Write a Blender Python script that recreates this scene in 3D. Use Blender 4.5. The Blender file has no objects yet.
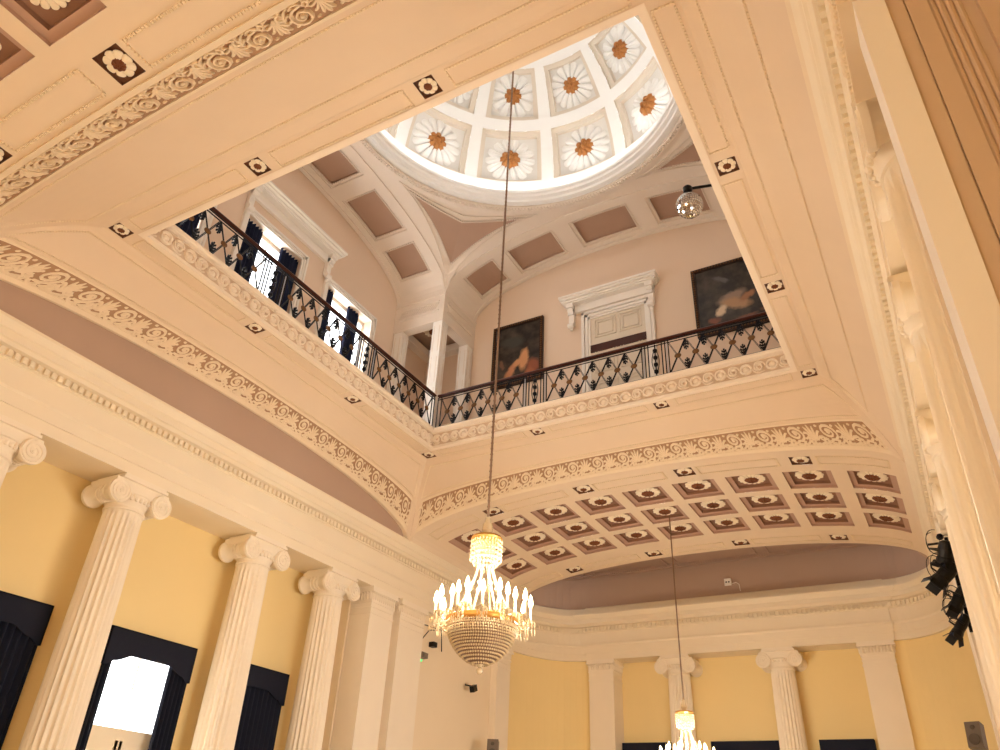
import bpy, math, random
from math import sin, cos, pi, sqrt, radians, atan2, hypot
from mathutils import Vector, Matrix
random.seed(4)
S = bpy.context.scene
COL = S.collection
ZO = 1.6                      # the eye is 1.6 m above the floor; all heights below are measured from the eye
FL = -1.6
CX, CY = -6.905, 11.38        # axis of the dome
WL = {}                       # world positions of the parents

# ------------------------------------------------------------------ materials
def srgb(c):
    return tuple(((x / 12.92) if x <= .04045 else ((x + .055) / 1.055) ** 2.4) for x in [v / 255 for v in c]) + (1,)
MATS = {}
def mat(name, col, rough=.6, metal=0, noise=.0, scale=3, bump=0, emis=None, es=0, coat=0, spec=.3, bscale=60):
    m = bpy.data.materials.new(name); m.use_nodes = True
    nt = m.node_tree; b = nt.nodes['Principled BSDF']
    c = srgb(col)
    b.inputs['Base Color'].default_value = c
    b.inputs['Roughness'].default_value = rough; b.inputs['Metallic'].default_value = metal
    b.inputs['Specular IOR Level'].default_value = spec
    if noise:
        tc = nt.nodes.new('ShaderNodeTexCoord'); n = nt.nodes.new('ShaderNodeTexNoise'); n.inputs['Scale'].default_value = scale
        n.inputs['Detail'].default_value = 5
        r = nt.nodes.new('ShaderNodeMixRGB'); r.inputs[1].default_value = tuple(x * (1 - noise) for x in c[:3]) + (1,)
        r.inputs[2].default_value = tuple(min(1, x * (1 + noise)) for x in c[:3]) + (1,)
        nt.links.new(tc.outputs['Object'], n.inputs['Vector']); nt.links.new(n.outputs['Fac'], r.inputs[0]); nt.links.new(r.outputs[0], b.inputs['Base Color'])
    if bump:
        tc = nt.nodes.new('ShaderNodeTexCoord'); n = nt.nodes.new('ShaderNodeTexNoise'); n.inputs['Scale'].default_value = bscale
        bp = nt.nodes.new('ShaderNodeBump'); bp.inputs['Strength'].default_value = bump; bp.inputs['Distance'].default_value = .02
        nt.links.new(tc.outputs['Object'], n.inputs['Vector']); nt.links.new(n.outputs['Fac'], bp.inputs['Height']); nt.links.new(bp.outputs[0], b.inputs['Normal'])
    if emis:
        b.inputs['Emission Color'].default_value = srgb(emis); b.inputs['Emission Strength'].default_value = es
    MATS[name] = m; return m
mat('ceiling_plaster', (231, 209, 181), .7, noise=.03, scale=1.5)
mat('vault_plaster', (235, 215, 188), .7, noise=.03, scale=1.5)
mat('carved_plaster', (239, 220, 190), .65, noise=.04, scale=4)
mat('fascia_paint', (244, 228, 206), .6)
mat('fascia_shade', (216, 190, 162), .7)  # darker tone behind the fascia rings, shade painted in to outline them
mat('carving_shade', (176, 140, 108), .8, noise=.05, scale=8)  # brown of the band ground is crevice shadow put into the colour
mat('coffer_shade', (150, 112, 90), .8, noise=.1, scale=8)  # shadow behind the coffer flowers, painted onto the inner floor and its sides
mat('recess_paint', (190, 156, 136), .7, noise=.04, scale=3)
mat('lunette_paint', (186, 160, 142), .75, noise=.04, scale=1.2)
mat('wall_yellow', (245, 221, 162), .75, noise=.03, scale=.8)
mat('wall_beige', (240, 222, 192), .75, noise=.03, scale=.8)
mat('entablature_paint', (242, 228, 202), .6, noise=.025, scale=1.4)
mat('column_paint', (244, 231, 209), .55, noise=.025, scale=2)
mat('petal_white', (250, 236, 210), .55)
mat('flower_heart', (122, 70, 40), .5, noise=.25, scale=9)
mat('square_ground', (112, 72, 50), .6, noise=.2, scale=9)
mat('dome_white', (244, 244, 242), .6)
mat('dome_recess', (228, 226, 222), .65)
mat('dome_reveal', (224, 214, 200), .65)
mat('dome_gilt', (176, 118, 64), .42, noise=.3, scale=12, metal=.2)
mat('gallery_wall', (232, 210, 188), .75, noise=.03, scale=.9)
mat('gallery_plaster', (234, 222, 208), .65, noise=.02, scale=2)
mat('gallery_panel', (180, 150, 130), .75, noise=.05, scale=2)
mat('white_paint', (244, 238, 230), .5)
mat('door_paint', (226, 214, 196), .5)
mat('black_iron', (20, 21, 28), .38, metal=.5)
mat('silver_iron', (190, 192, 200), .35, metal=.5)
mat('bronze_boss', (120, 84, 52), .45, metal=.4, noise=.2, scale=20)
mat('mahogany', (70, 32, 22), .32, noise=.25, scale=6)
mat('navy_velvet', (24, 28, 44), .85, noise=.15, scale=14)
mat('gallery_velvet', (26, 34, 62), .8, noise=.2, scale=14)
mat('rope_bronze', (140, 112, 90), .5, metal=.3)
mat('gilt_metal', (214, 160, 84), .3, metal=.8)
mat('frame_dark', (52, 32, 22), .4, noise=.35, scale=30)
mat('frame_gilt', (110, 76, 40), .4, metal=.4, noise=.3, scale=30)
mat('black_plastic', (14, 14, 16), .4)
mat('grey_plastic', (120, 108, 96), .5)
mat('grey_mesh', (92, 84, 76), .7)
mat('lamp_lens', (214, 222, 255), .1, emis=(214, 222, 255), es=1.5)
mat('green_led', (60, 220, 120), .3, emis=(60, 255, 130), es=3)
mat('bulb', (255, 240, 210), .3, emis=(255, 222, 160), es=13)
mat('candle_tube', (255, 240, 215), .4, emis=(255, 214, 150), es=1.0)
mat('mirror', (225, 225, 228), .04, metal=1)
mat('mirror_gap', (60, 60, 62), .4, metal=.6)
mat('floor_wood', (184, 162, 138), .45, noise=.1, scale=3)
mat('pier_tan', (208, 184, 160), .7)
mat('tan_board', (226, 198, 164), .7)
def crystal():
    m = bpy.data.materials.new('crystal'); m.use_nodes = True; nt = m.node_tree; b = nt.nodes['Principled BSDF']
    b.inputs['Base Color'].default_value = srgb((238, 216, 176)); b.inputs['Roughness'].default_value = .08
    b.inputs['Metallic'].default_value = .1; b.inputs['Specular IOR Level'].default_value = .9
    b.inputs['Coat Weight'].default_value = .6; b.inputs['Coat Roughness'].default_value = .05
    MATS['crystal'] = m
crystal()
def glass():
    m = bpy.data.materials.new('window_glass'); m.use_nodes = True; nt = m.node_tree; nt.nodes.clear()
    o = nt.nodes.new('ShaderNodeOutputMaterial'); t = nt.nodes.new('ShaderNodeBsdfTransparent'); g = nt.nodes.new('ShaderNodeBsdfGlossy'); x = nt.nodes.new('ShaderNodeMixShader')
    g.inputs['Roughness'].default_value = .05; x.inputs[0].default_value = .07
    nt.links.new(t.outputs[0], x.inputs[1]); nt.links.new(g.outputs[0], x.inputs[2]); nt.links.new(x.outputs[0], o.inputs[0])
    MATS['window_glass'] = m
glass()

# ------------------------------------------------------------------ mesh builder
class MB:
    def __init__(s): s.v = []; s.f = []; s.m = []
    def add(s, vs, fs, mi=0):
        n = len(s.v); s.v += [tuple(p) for p in vs]; s.f += [tuple(i + n for i in f) for f in fs]; s.m += [mi] * len(fs)
    def quad(s, a, b, c, d, mi=0): s.add([a, b, c, d], [(0, 1, 2, 3)], mi)
    def box(s, x0, x1, y0, y1, z0, z1, mi=0):
        s.add([(x0,y0,z0),(x1,y0,z0),(x1,y1,z0),(x0,y1,z0),(x0,y0,z1),(x1,y0,z1),(x1,y1,z1),(x0,y1,z1)],
              [(0,3,2,1),(4,5,6,7),(0,1,5,4),(1,2,6,5),(2,3,7,6),(3,0,4,7)], mi)
    def obox(s, M, sx, sy, sz, mi=0):     # centred box through a matrix
        c = [(-1,-1,-1),(1,-1,-1),(1,1,-1),(-1,1,-1),(-1,-1,1),(1,-1,1),(1,1,1),(-1,1,1)]
        s.add([M @ Vector((a*sx/2, b*sy/2, d*sz/2)) for a, b, d in c], [(0,3,2,1),(4,5,6,7),(0,1,5,4),(1,2,6,5),(2,3,7,6),(3,0,4,7)], mi)
    def grid(s, P, us, vs, mi=0, flip=False):
        nu, nv = len(us), len(vs)
        pts = [P(u, v) for v in vs for u in us]; fs = []
        for j in range(nv - 1):
            for i in range(nu - 1):
                q = (j*nu+i, j*nu+i+1, (j+1)*nu+i+1, (j+1)*nu+i)
                fs.append(q[::-1] if flip else q)
        s.add(pts, fs, mi)
    def lathe(s, prof, n=24, c=(0,0,0), mi=0, M=None, cap=True):
        pts = []
        for r, z in prof:
            for i in range(n):
                a = 2*pi*i/n; p = Vector((c[0]+r*cos(a), c[1]+r*sin(a), c[2]+z)); pts.append(M @ p if M else p)
        fs = [(j*n+i, j*n+(i+1) % n, (j+1)*n+(i+1) % n, (j+1)*n+i) for j in range(len(prof)-1) for i in range(n)]
        if cap:
            fs.append(tuple(range(n))[::-1]); fs.append(tuple((len(prof)-1)*n+i for i in range(n)))
        s.add(pts, fs, mi)
    def tube(s, pts, r, n=6, mi=0, cap=True):
        pts = [Vector(p) for p in pts]; k = len(pts); rs = r if isinstance(r, (list, tuple)) else [r]*k
        V = []; up = None
        for i in range(k):
            t = (pts[min(k-1, i+1)] - pts[max(0, i-1)])
            if t.length < 1e-9: t = Vector((0,0,1))
            t.normalize()
            if up is None:
                up = t.orthogonal().normalized()
            else:
                up = up - t * up.dot(t)
                up = up.normalized() if up.length > 1e-6 else t.orthogonal().normalized()
            w = t.cross(up)
            for j in range(n):
                a = 2*pi*j/n; V.append(pts[i] + (up*cos(a) + w*sin(a))*rs[i])
        F = [(i*n+j, i*n+(j+1) % n, (i+1)*n+(j+1) % n, (i+1)*n+j) for i in range(k-1) for j in range(n)]
        if cap: F.append(tuple(range(n))[::-1]); F.append(tuple((k-1)*n+j for j in range(n)))
        s.add(V, F, mi)
    def stroke(s, Q, pts, ws, h, mi=0):   # a carved ridge: Q(a, b, height) -> 3d
        k = len(pts); V = []
        for i in range(k):
            a = pts[max(0, i-1)]; b = pts[min(k-1, i+1)]; dx, dy = b[0]-a[0], b[1]-a[1]; L = hypot(dx, dy) or 1
            nx, ny = -dy/L, dx/L; w = ws[i] if isinstance(ws, (list, tuple)) else ws
            x, y = pts[i]; hh = h * (1 if 0 < i < k-1 else .4)
            V += [Q(x+nx*w, y+ny*w, 0), Q(x+nx*w*.55, y+ny*w*.55, hh), Q(x-nx*w*.55, y-ny*w*.55, hh), Q(x-nx*w, y-ny*w, 0)]
        F = [(i*4+j, i*4+j+1, i*4+j+5, i*4+j+4) for i in range(k-1) for j in range(3)]
        F += [(0, 1, 2, 3), (4*k-4, 4*k-3, 4*k-2, 4*k-1)]
        s.add(V, F, mi)
    def blob(s, Q, x, y, rx, ry, h, mi=0, n=8):
        V = [Q(x, y, h)] + [Q(x+rx*.65*cos(2*pi*i/n), y+ry*.65*sin(2*pi*i/n), h*.75) for i in range(n)] + [Q(x+rx*cos(2*pi*i/n), y+ry*sin(2*pi*i/n), 0) for i in range(n)]
        F = [(0, 1+i, 1+(i+1) % n) for i in range(n)] + [(1+i, n+1+i, n+1+(i+1) % n, 1+(i+1) % n) for i in range(n)]
        s.add(V, F, mi)
    def ball(s, c, r, n=8, k=5, mi=0, sc=(1,1,1)):
        prof = [(max(1e-4, r*sin(pi*j/k)), -r*cos(pi*j/k)) for j in range(k+1)]
        V = []; 
        for rr, z in prof:
            for i in range(n): a = 2*pi*i/n; V.append((c[0]+rr*cos(a)*sc[0], c[1]+rr*sin(a)*sc[1], c[2]+z*sc[2]))
        F = [(j*n+i, j*n+(i+1) % n, (j+1)*n+(i+1) % n, (j+1)*n+i) for j in range(k) for i in range(n)]
        s.add(V, F, mi)
    def beads(s, pts, sp, sz, mi=0, normal=None, hgt=None):   # a row of small blocks along a polyline
        hgt = hgt or sz
        pts = [Vector(p) for p in pts]; d = 0.0
        for a, b in zip(pts, pts[1:]):
            L = (b-a).length
            if L < 1e-6: continue
            t = (b-a)/L; n = Vector(normal) if normal else Vector((0,0,-1))
            n = (n - t*n.dot(t)).normalized(); w = t.cross(n)
            M0 = Matrix((t, w, n)).transposed().to_4x4()
            while d < L:
                M = M0.copy(); M.translation = a + t*d
                s.obox(M, sp*.62, sz, hgt, mi); d += sp
            d -= L
    def build(s, name, mats, parent=None, origin=None, smooth=False, kind=None):
        if isinstance(mats, str): mats = [mats]
        if origin is None:
            if parent is not None: origin = WL[parent.name]
            else:
                xs = [p[0] for p in s.v]; ys = [p[1] for p in s.v]; zs = [p[2] for p in s.v]
                origin = Vector(((min(xs)+max(xs))/2, (min(ys)+max(ys))/2, min(zs)))
        origin = Vector(origin)
        me = bpy.data.meshes.new(name); me.from_pydata([(p[0]-origin.x, p[1]-origin.y, p[2]-origin.z) for p in s.v], [], s.f)
        for m in mats: me.materials.append(MATS[m])
        me.polygons.foreach_set('material_index', s.m)
        if smooth:
            me.polygons.foreach_set('use_smooth', [True]*len(s.f))
        me.update(); me.validate()
        import bmesh
        bm = bmesh.new(); bm.from_mesh(me); bmesh.ops.remove_doubles(bm, verts=bm.verts, dist=1e-5); bmesh.ops.recalc_face_normals(bm, faces=bm.faces) if not getattr(s, 'keep', False) else None
        if smooth:
            for e in bm.edges:
                if len(e.link_faces) == 2 and e.calc_face_angle(0) > .7: e.smooth = False
        bm.to_mesh(me); bm.free()
        o = bpy.data.objects.new(name, me); COL.objects.link(o)
        if parent is not None:
            o.parent = parent; o.location = origin - WL[parent.name]
        else: o.location = origin
        WL[o.name] = origin.copy()
        if kind: o['kind'] = kind
        return o
def tag(o, label, cat, group=None):
    o['label'] = label; o['category'] = cat
    if group: o['group'] = group
    return o
def thing(name, label, cat, loc=(0,0,0), group=None):
    o = bpy.data.objects.new(name, None); COL.objects.link(o); o.location = loc; o.empty_display_size = .1
    WL[o.name] = Vector(loc); return tag(o, label, cat, group)
def dup(root, M, label=None, group=None):
    r = root.copy(); COL.objects.link(r); r.matrix_world = M
    if label: r['label'] = label
    if group: r['group'] = group
    for ch in list(root.children):
        c = ch.copy(); COL.objects.link(c); c.parent = r
        for g in list(ch.children):
            d = g.copy(); COL.objects.link(d); d.parent = c
    return r
def struct(mb, name, mats, **k): return mb.build(name, mats, kind='structure', **k)
def lin(a, b, n): return [a+(b-a)*i/n for i in range(n+1)]

# coffered surface: P(u, v, off); holes = (u0, u1, v0, v1, [(inset, depth, mat)...], floor mat)
def coffered(mb, P, us, vs, holes, mi=0, surf=True):
    U = sorted(set([round(x, 5) for x in us] + [round(x, 5) for h in holes for x in h[:2]]))
    V = sorted(set([round(x, 5) for x in vs] + [round(x, 5) for h in holes for x in h[2:4]]))
    for j in range(len(V)-1) if surf else ():
        vm = (V[j]+V[j+1])/2
        for i in range(len(U)-1):
            um = (U[i]+U[i+1])/2
            if any(h[0] < um < h[1] and h[2] < vm < h[3] for h in holes): continue
            mb.quad(P(U[i], V[j], 0), P(U[i+1], V[j], 0), P(U[i+1], V[j+1], 0), P(U[i], V[j+1], 0), mi)
    for u0, u1, v0, v1, steps, fm in holes:
        n = 4
        def ring(iu, iv, off):
            a, b, c, d = u0+iu, u1-iu, v0+iv, v1-iv
            r = [(x, c) for x in lin(a, b, n)[:-1]] + [(b, y) for y in lin(c, d, n)[:-1]] + [(x, d) for x in lin(b, a, n)[:-1]] + [(a, y) for y in lin(d, c, n)[:-1]]
            return [P(x, y, off) for x, y in r]
        prev = ring(0, 0, 0); io = (0, 0); m = len(prev)
        for (iu, iv, dep, sm) in steps:
            cur = ring(io[0], io[1], dep)
            mb.add(prev+cur, [(i, (i+1) % m, m+(i+1) % m, m+i) for i in range(m)], sm)
            prev = cur
            cur = ring(iu, iv, dep)
            mb.add(prev+cur, [(i, (i+1) % m, m+(i+1) % m, m+i) for i in range(m)], sm)
            prev = cur; io = (iu, iv)
        iu, iv = io; dep = steps[-1][2]
        mb.grid(lambda u, v: P(u, v, dep), lin(u0+iu, u1-iu, n), lin(v0+iv, v1-iv, n), fm)

def sweep(mb, path, prof, mi=0, closed=False, mats=None):   # path [(x,y)], inside on the right hand of travel
    k = len(path); N = []
    for i in range(k):
        def nrm(a, b):
            dx, dy = b[0]-a[0], b[1]-a[1]; L = hypot(dx, dy); return (dy/L, -dx/L)
        ns = []
        if i > 0 or closed: ns.append(nrm(path[i-1], path[i]))
        if i < k-1 or closed: ns.append(nrm(path[i], path[(i+1) % k]))
        if len(ns) == 2:
            sx, sy = ns[0][0]+ns[1][0], ns[0][1]+ns[1][1]; d = 1+ns[0][0]*ns[1][0]+ns[0][1]*ns[1][1]
            N.append((sx/d, sy/d))
        else: N.append(ns[0])
    m = len(prof)
    V = [(path[i][0]+N[i][0]*o, path[i][1]+N[i][1]*o, z) for i in range(k) for o, z in prof]
    for j in range(m-1):
        idx = mats[j] if mats else mi
        kk = k if closed else k-1
        F = [(i*m+j, ((i+1) % k)*m+j, ((i+1) % k)*m+j+1, i*m+j+1) for i in range(kk)]
        n0 = len(mb.v)
        if j == 0: mb.v += V; base = n0
        mb.f += [tuple(base+q for q in f) for f in F]; mb.m += [idx]*len(F)

# ------------------------------------------------------------------ flowers
def polar(mb, R, hf, nr, nt, mi=0, r0=0, base=0.0):
    pts = [(0, 0, hf(0, 0))]
    for j in range(1, nr+1):
        q = j/nr
        for i in range(nt):
            t = 2*pi*i/nt; r = r0 + (R(t)-r0)*q
            pts.append((r*cos(t), r*sin(t), hf(q, t)))
    for i in range(nt):
        t = 2*pi*i/nt; r = R(t); pts.append((r*cos(t), r*sin(t), base))
    fs = [(0, 1+i, 1+(i+1) % nt) for i in range(nt)]
    for j in range(nr):
        for i in range(nt):
            a = 1+j*nt+i; b = 1+j*nt+(i+1) % nt; fs.append((a, a+nt, b+nt, b))
    mb.add(pts, fs, mi)
def flower_meshes(n=12, style=0, R=1.0, h=.16, hr=.36, hb=0):
    p = MB()
    def Rf(t):
        c = abs(cos(n*t/2))
        if style == 2: return R*(.9+.1*c**.5 - .05*abs(sin(n*2*t)))
        return R*(.84+.16*c**.45)
    def hf(q, t):
        c = abs(cos(n*t/2))
        g = (1-(1-min(1, c*1.5))**2)
        z = h*(.35+.65*sin(pi*min(1, q*1.02)**.9)) if q > .02 else h*.3
        z = z*(.25+.75*g) if q > .25 else z*.8
        if style == 2: z *= .72+.28*abs(sin(n*1.5*t))*(.4+.6*abs(sin(9*q)))
        if style == 1: z *= 1-.18*abs(cos(n*t))
        return z
    polar(p, Rf, hf, 9, n*10)
    c = MB()
    polar(c, lambda t: R*(hr+.05*abs(cos(4*t))), lambda q, t: h*(1.35+hb-(.75+hb*.5)*q**2) + (h*.35*abs(cos(4*t)) if .45 < q < .9 else 0), 7, 48)
    for i in range(8):
        a = 2*pi*i/8; c.ball((R*.19*cos(a), R*.19*sin(a), h*(1.3+hb)), R*.055, 6, 4)
    c.ball((0, 0, h*(1.4+hb)), R*.085, 8, 5)
    return p, c
PROTO = {}
def flower_proto(key, n, style, pm, cm, R=1, h=.16, name='ceiling_rosette', hr=.36, hb=0):
    a = thing(name, 'x', 'rosette'); p, c = flower_meshes(n, style, R, h, hr, hb)
    po = p.build('petals', pm, a, smooth=True); co = c.build('flower_heart', cm, a, smooth=True)
    PROTO[key] = [a, False]
def place_flower(key, M, label, group=None):
    a, used = PROTO[key]
    if not used:
        a.matrix_world = M; a['label'] = label
        if group: a['group'] = group
        PROTO[key][1] = True; return a
    return dup(a, M, label, group)
def frame(pos, normal, upv=(0, 1, 0), s=1.0):
    n = Vector(normal).normalized(); u = Vector(upv); u = (u - n*u.dot(n)).normalized(); r = u.cross(n)
    M = Matrix((r, u, n)).transposed().to_4x4() @ Matrix.Diagonal((s, s, s, 1)); M.translation = Vector(pos); return M

# ------------------------------------------------------------------ central ceiling (flat rim + four sails)
H0, HS, HA = 5.17, 5.72, 6.99         # opening, start of the sail, arch plane
ZC = 10.0
ZSP, RISE = 8.0, 1.12                 # arch springing and rise
def za(u): return ZSP + RISE*sqrt(max(0, 1-min(1, abs(u))**2.15))
def side(k, a, h):                    # k: 0 left,1 far,2 right,3 near ; a along, h distance from the axis
    if k == 0: return (CX-h, CY+a)
    if k == 1: return (CX+a, CY+h)
    if k == 2: return (CX+h, CY-a)
    return (CX-a, CY-h)
def sail(k, u, s, off=0):             # u -1..1, s 0..1
    h = HS+(HA-HS)*s; x, y = side(k, u*h, h)
    z = (ZC-.04) - ((ZC-.04)-za(u))*s**1.4
    y -= .95*s*max(0, (CY-y)/h)
    return Vector((x, y, z-off))
mb = MB()
# flat rim with square recesses for the small flowers
rp = [-5.45, -1.8, 1.8, 5.45]
def Prim(u, v, off): return (CX+u, CY+v, ZC+off)
hs = []
for a in rp:
    for b in rp:
        if abs(a) > 5 or abs(b) > 5: hs.append((a-.17, a+.17, b-.17, b+.17, [(.012, .012, .055, 1)], 1))
class _F: pass
U = lin(-HS, HS, 8) + [-H0, H0]; 
mbr = MB()
def rimgrid():
    hole = (-H0, H0, -H0, H0, None, None)
    Us = sorted(set([round(x, 4) for x in U] + [round(x, 4) for h in hs for x in h[:2]]))
    for j in range(len(Us)-1):
        for i in range(len(Us)-1):
            um, vm = (Us[i]+Us[i+1])/2, (Us[j]+Us[j+1])/2
            if abs(um) < H0 and abs(vm) < H0: continue
            if any(h[0] < um < h[1] and h[2] < vm < h[3] for h in hs): continue
            mbr.quad(*[Prim(a, b, 0) for a, b in ((Us[i], Us[j]), (Us[i+1], Us[j]), (Us[i+1], Us[j+1]), (Us[i], Us[j+1]))])
rimgrid()
coffered(mbr, Prim, [], [], hs, surf=False)
# raised border panels between the squares, and their bead lines
for k in range(4):
    for a0, a1 in ((-5.05, -2.2), (-1.4, 1.4), (2.2, 5.05)):
        loop = [(a0, H0+.1), (a1, H0+.1), (a1, HS-.13), (a0, HS-.13), (a0, H0+.1)]
        pts = [(*side(k, a, h), ZC-.008) for a, h in loop]
        mbr.beads(pts, .055, .03, 2, hgt=.03)
    # step towards the sail
    for hh in (HS-.05, HS):
        a, b = side(k, -hh, hh), side(k, hh, hh)
        mbr.beads([(*a, ZC-.012), (*b, ZC-.012)], 2*hh/1.0, .05, 0, hgt=.03) if False else None
    pr = [side(k, -HS-.02, HS+.02), side(k, HS+.02, HS+.02)]
    p1 = [side(k, -HS+.05, HS-.05), side(k, HS-.05, HS-.05)]
    mbr.quad((*p1[0], ZC), (*p1[1], ZC), (*pr[1], ZC-.04), (*pr[0], ZC-.04))
struct(mbr, 'ceiling', ['ceiling_plaster', 'square_ground', 'carved_plaster'])
mb = MB()
for k in range(4):
    mb.grid(lambda u, s: sail(k, u, s), lin(-1, 1, 48), lin(0, 1, 12), 0)
    # panel bead line: parallel to the opening, down beside the creases, along the arch
    def uc(s, dd):
        return 1 - dd/(HS+(HA-HS)*s)
    top = [sail(k, u, .13, .006) for u in lin(-uc(.13, .22), uc(.13, .22), 40)]
    sb = .66 if k == 3 else .585
    bot = [sail(k, u, sb, .006) for u in lin(-uc(sb, .16), uc(sb, .16), 40)]
    l = [sail(k, -uc(s, .22-.06*(s-.13)/.43), s, .006) for s in lin(.13, sb, 8)]
    r = [sail(k, uc(s, .22-.06*(s-.13)/.43), s, .006) for s in lin(.13, sb, 8)]
    for pl in (top, bot, l, r): mb.beads(pl, .05, .03, 1, hgt=.035)
struct(mb, 'ceiling_sail', ['ceiling_plaster', 'carved_plaster'])

# carved arch bands: scroll and palmette units in relief
def band_unit(mb, Q, w, hh, H=.035, mi=0):      # local a in -w/2..w/2 , b in 0..hh
    def sp(cx, cy, r, turns, a0, sgn):
        n = int(11*turns); pts = []; ws = []
        for i in range(n+1):
            t = i/n; a = a0+sgn*2*pi*turns*t; rr = r*(1-.78*t)
            pts.append((cx+rr*cos(a), cy+rr*sin(a))); ws.append(.028*(1-.4*t))
        mb.stroke(Q, pts, ws, H, mi)
    cy = hh*.6
    sp(-w*.22, cy, w*.25, 1.75, -pi*.6, 1)
    mb.blob(Q, -w*.22, cy, w*.07, w*.07, H*1.3, mi)
    for i in range(9):
        t = -pi*.6 + i*.62; r = w*.29
        if 0 < cy+r*sin(t) < hh*1.02: mb.blob(Q, -w*.22+r*cos(t), cy+r*sin(t), .042, .03, H*.8, mi, 6)
    sp(w*.12, hh*.2, w*.11, 1.2, pi*.7, -1); sp(-w*.45, hh*.15, w*.09, 1.1, pi*.2, 1)
    for i, a in enumerate(lin(-1.2, 1.2, 6)):
        L = hh*(.66+.2*cos(a)); x0, y0 = w*.29, hh*.12
        pts = [(x0+L*t*sin(a*(.45+.6*t))*.62, y0+L*t*cos(a*(.45+.6*t))) for t in lin(.1, 1, 5)]
        mb.stroke(Q, pts, [.010, .018, .024, .028, .026, .012], H, mi)
    for sg in (-1, 1):
        pts = [(w*.29+sg*w*.2*sin(t*2.6), hh*.0+hh*.26*t) for t in lin(0, 1, 6)]
        mb.stroke(Q, pts, .02, H*.8, mi)
    pts = [(-w*.5+w*.42*t, hh*(.42-.4*sin(pi*t*.8))) for t in lin(0, 1, 7)]; mb.stroke(Q, pts, .02, H, mi)
    pts = [(-w*.05+w*.2*t, hh*(.08+.5*t*t)) for t in lin(0, 1, 6)]; mb.stroke(Q, pts, .02, H, mi)
    for i in range(6):
        mb.blob(Q, -w*.45+i*w*.18, hh*.035, .045, .028, H*.9, mi, 6)
def band(k, u0=-.9985, u1=.9985, n=18):
    mb = MB()
    S0, S1 = (.76 if k == 3 else .665), .945
    # arc positions
    N = 400; us = lin(u0, u1, N); P = [sail(k, u, .8) for u in us]; L = [0]
    for i in range(N): L.append(L[-1]+(P[i+1]-P[i]).length)
    def u_at(l):
        l = max(0, min(L[-1], l)); lo, hi = 0, N
        while hi-lo > 1:
            m = (lo+hi)//2
            if L[m] > l: hi = m
            else: lo = m
        return us[lo]+(us[hi]-us[lo])*(l-L[lo])/max(1e-9, L[hi]-L[lo])
    w = L[-1]/n
    wid = (sail(k, 0, S1)-sail(k, 0, S0)).length
    for i in range(n if k != 2 else 0):
        c = (i+.5)*w
        def Q(a, b, h):
            u = u_at(c+a); s = S1-(S1-S0)*max(-.1, min(1.1, b/wid)); return sail(k, u, s, h)
        band_unit(mb, Q, w, wid, .045 if k != 3 else .07)
    us2 = [sin(a) for a in lin(-pi/2, pi/2, 70)]
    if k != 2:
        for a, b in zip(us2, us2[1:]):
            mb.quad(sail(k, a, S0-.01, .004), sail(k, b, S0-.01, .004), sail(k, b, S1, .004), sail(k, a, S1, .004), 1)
    for s0, s1, d in (((S0-.04, S0-.015, .02),) if k != 2 else ()) + ((S1+.0, S1+.05, .045),):
        for a, b in zip(us2, us2[1:]):
            mb.quad(sail(k, a, s0, d), sail(k, b, s0, d), sail(k, b, s1, d), sail(k, a, s1, d))
            mb.quad(sail(k, a, s0, 0), sail(k, b, s0, 0), sail(k, b, s0, d), sail(k, a, s0, d))
            mb.quad(sail(k, a, s1, 0), sail(k, b, s1, 0), sail(k, b, s1, d), sail(k, a, s1, d))
    return struct(mb, 'trim_%d' % (k+1), ['carved_plaster', 'carving_shade'])
for k in range(4): band(k)

def arch(k, u, d=0):
    p = sail(k, u, 1); q = side(k, 0, d); o = side(k, 0, 0); return (p.x+q[0]-o[0], p.y+q[1]-o[1], za(u))
# soffits of the four arches and lunettes on the two long sides
def vz(x): return za((x-CX)/HA)
mb = MB()
for k in (0, 2):
    us = lin(-1, 1, 48)
    for a, b in zip(us, us[1:]):
        mb.quad(arch(k, a), arch(k, b), arch(k, b, .14), arch(k, a, .14))
struct(mb, 'ceiling_soffit', 'carved_plaster')
mb = MB()
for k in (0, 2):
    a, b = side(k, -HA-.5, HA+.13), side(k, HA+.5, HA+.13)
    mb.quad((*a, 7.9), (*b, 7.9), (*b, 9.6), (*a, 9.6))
struct(mb, 'wall_lunette', 'lunette_paint')

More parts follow.
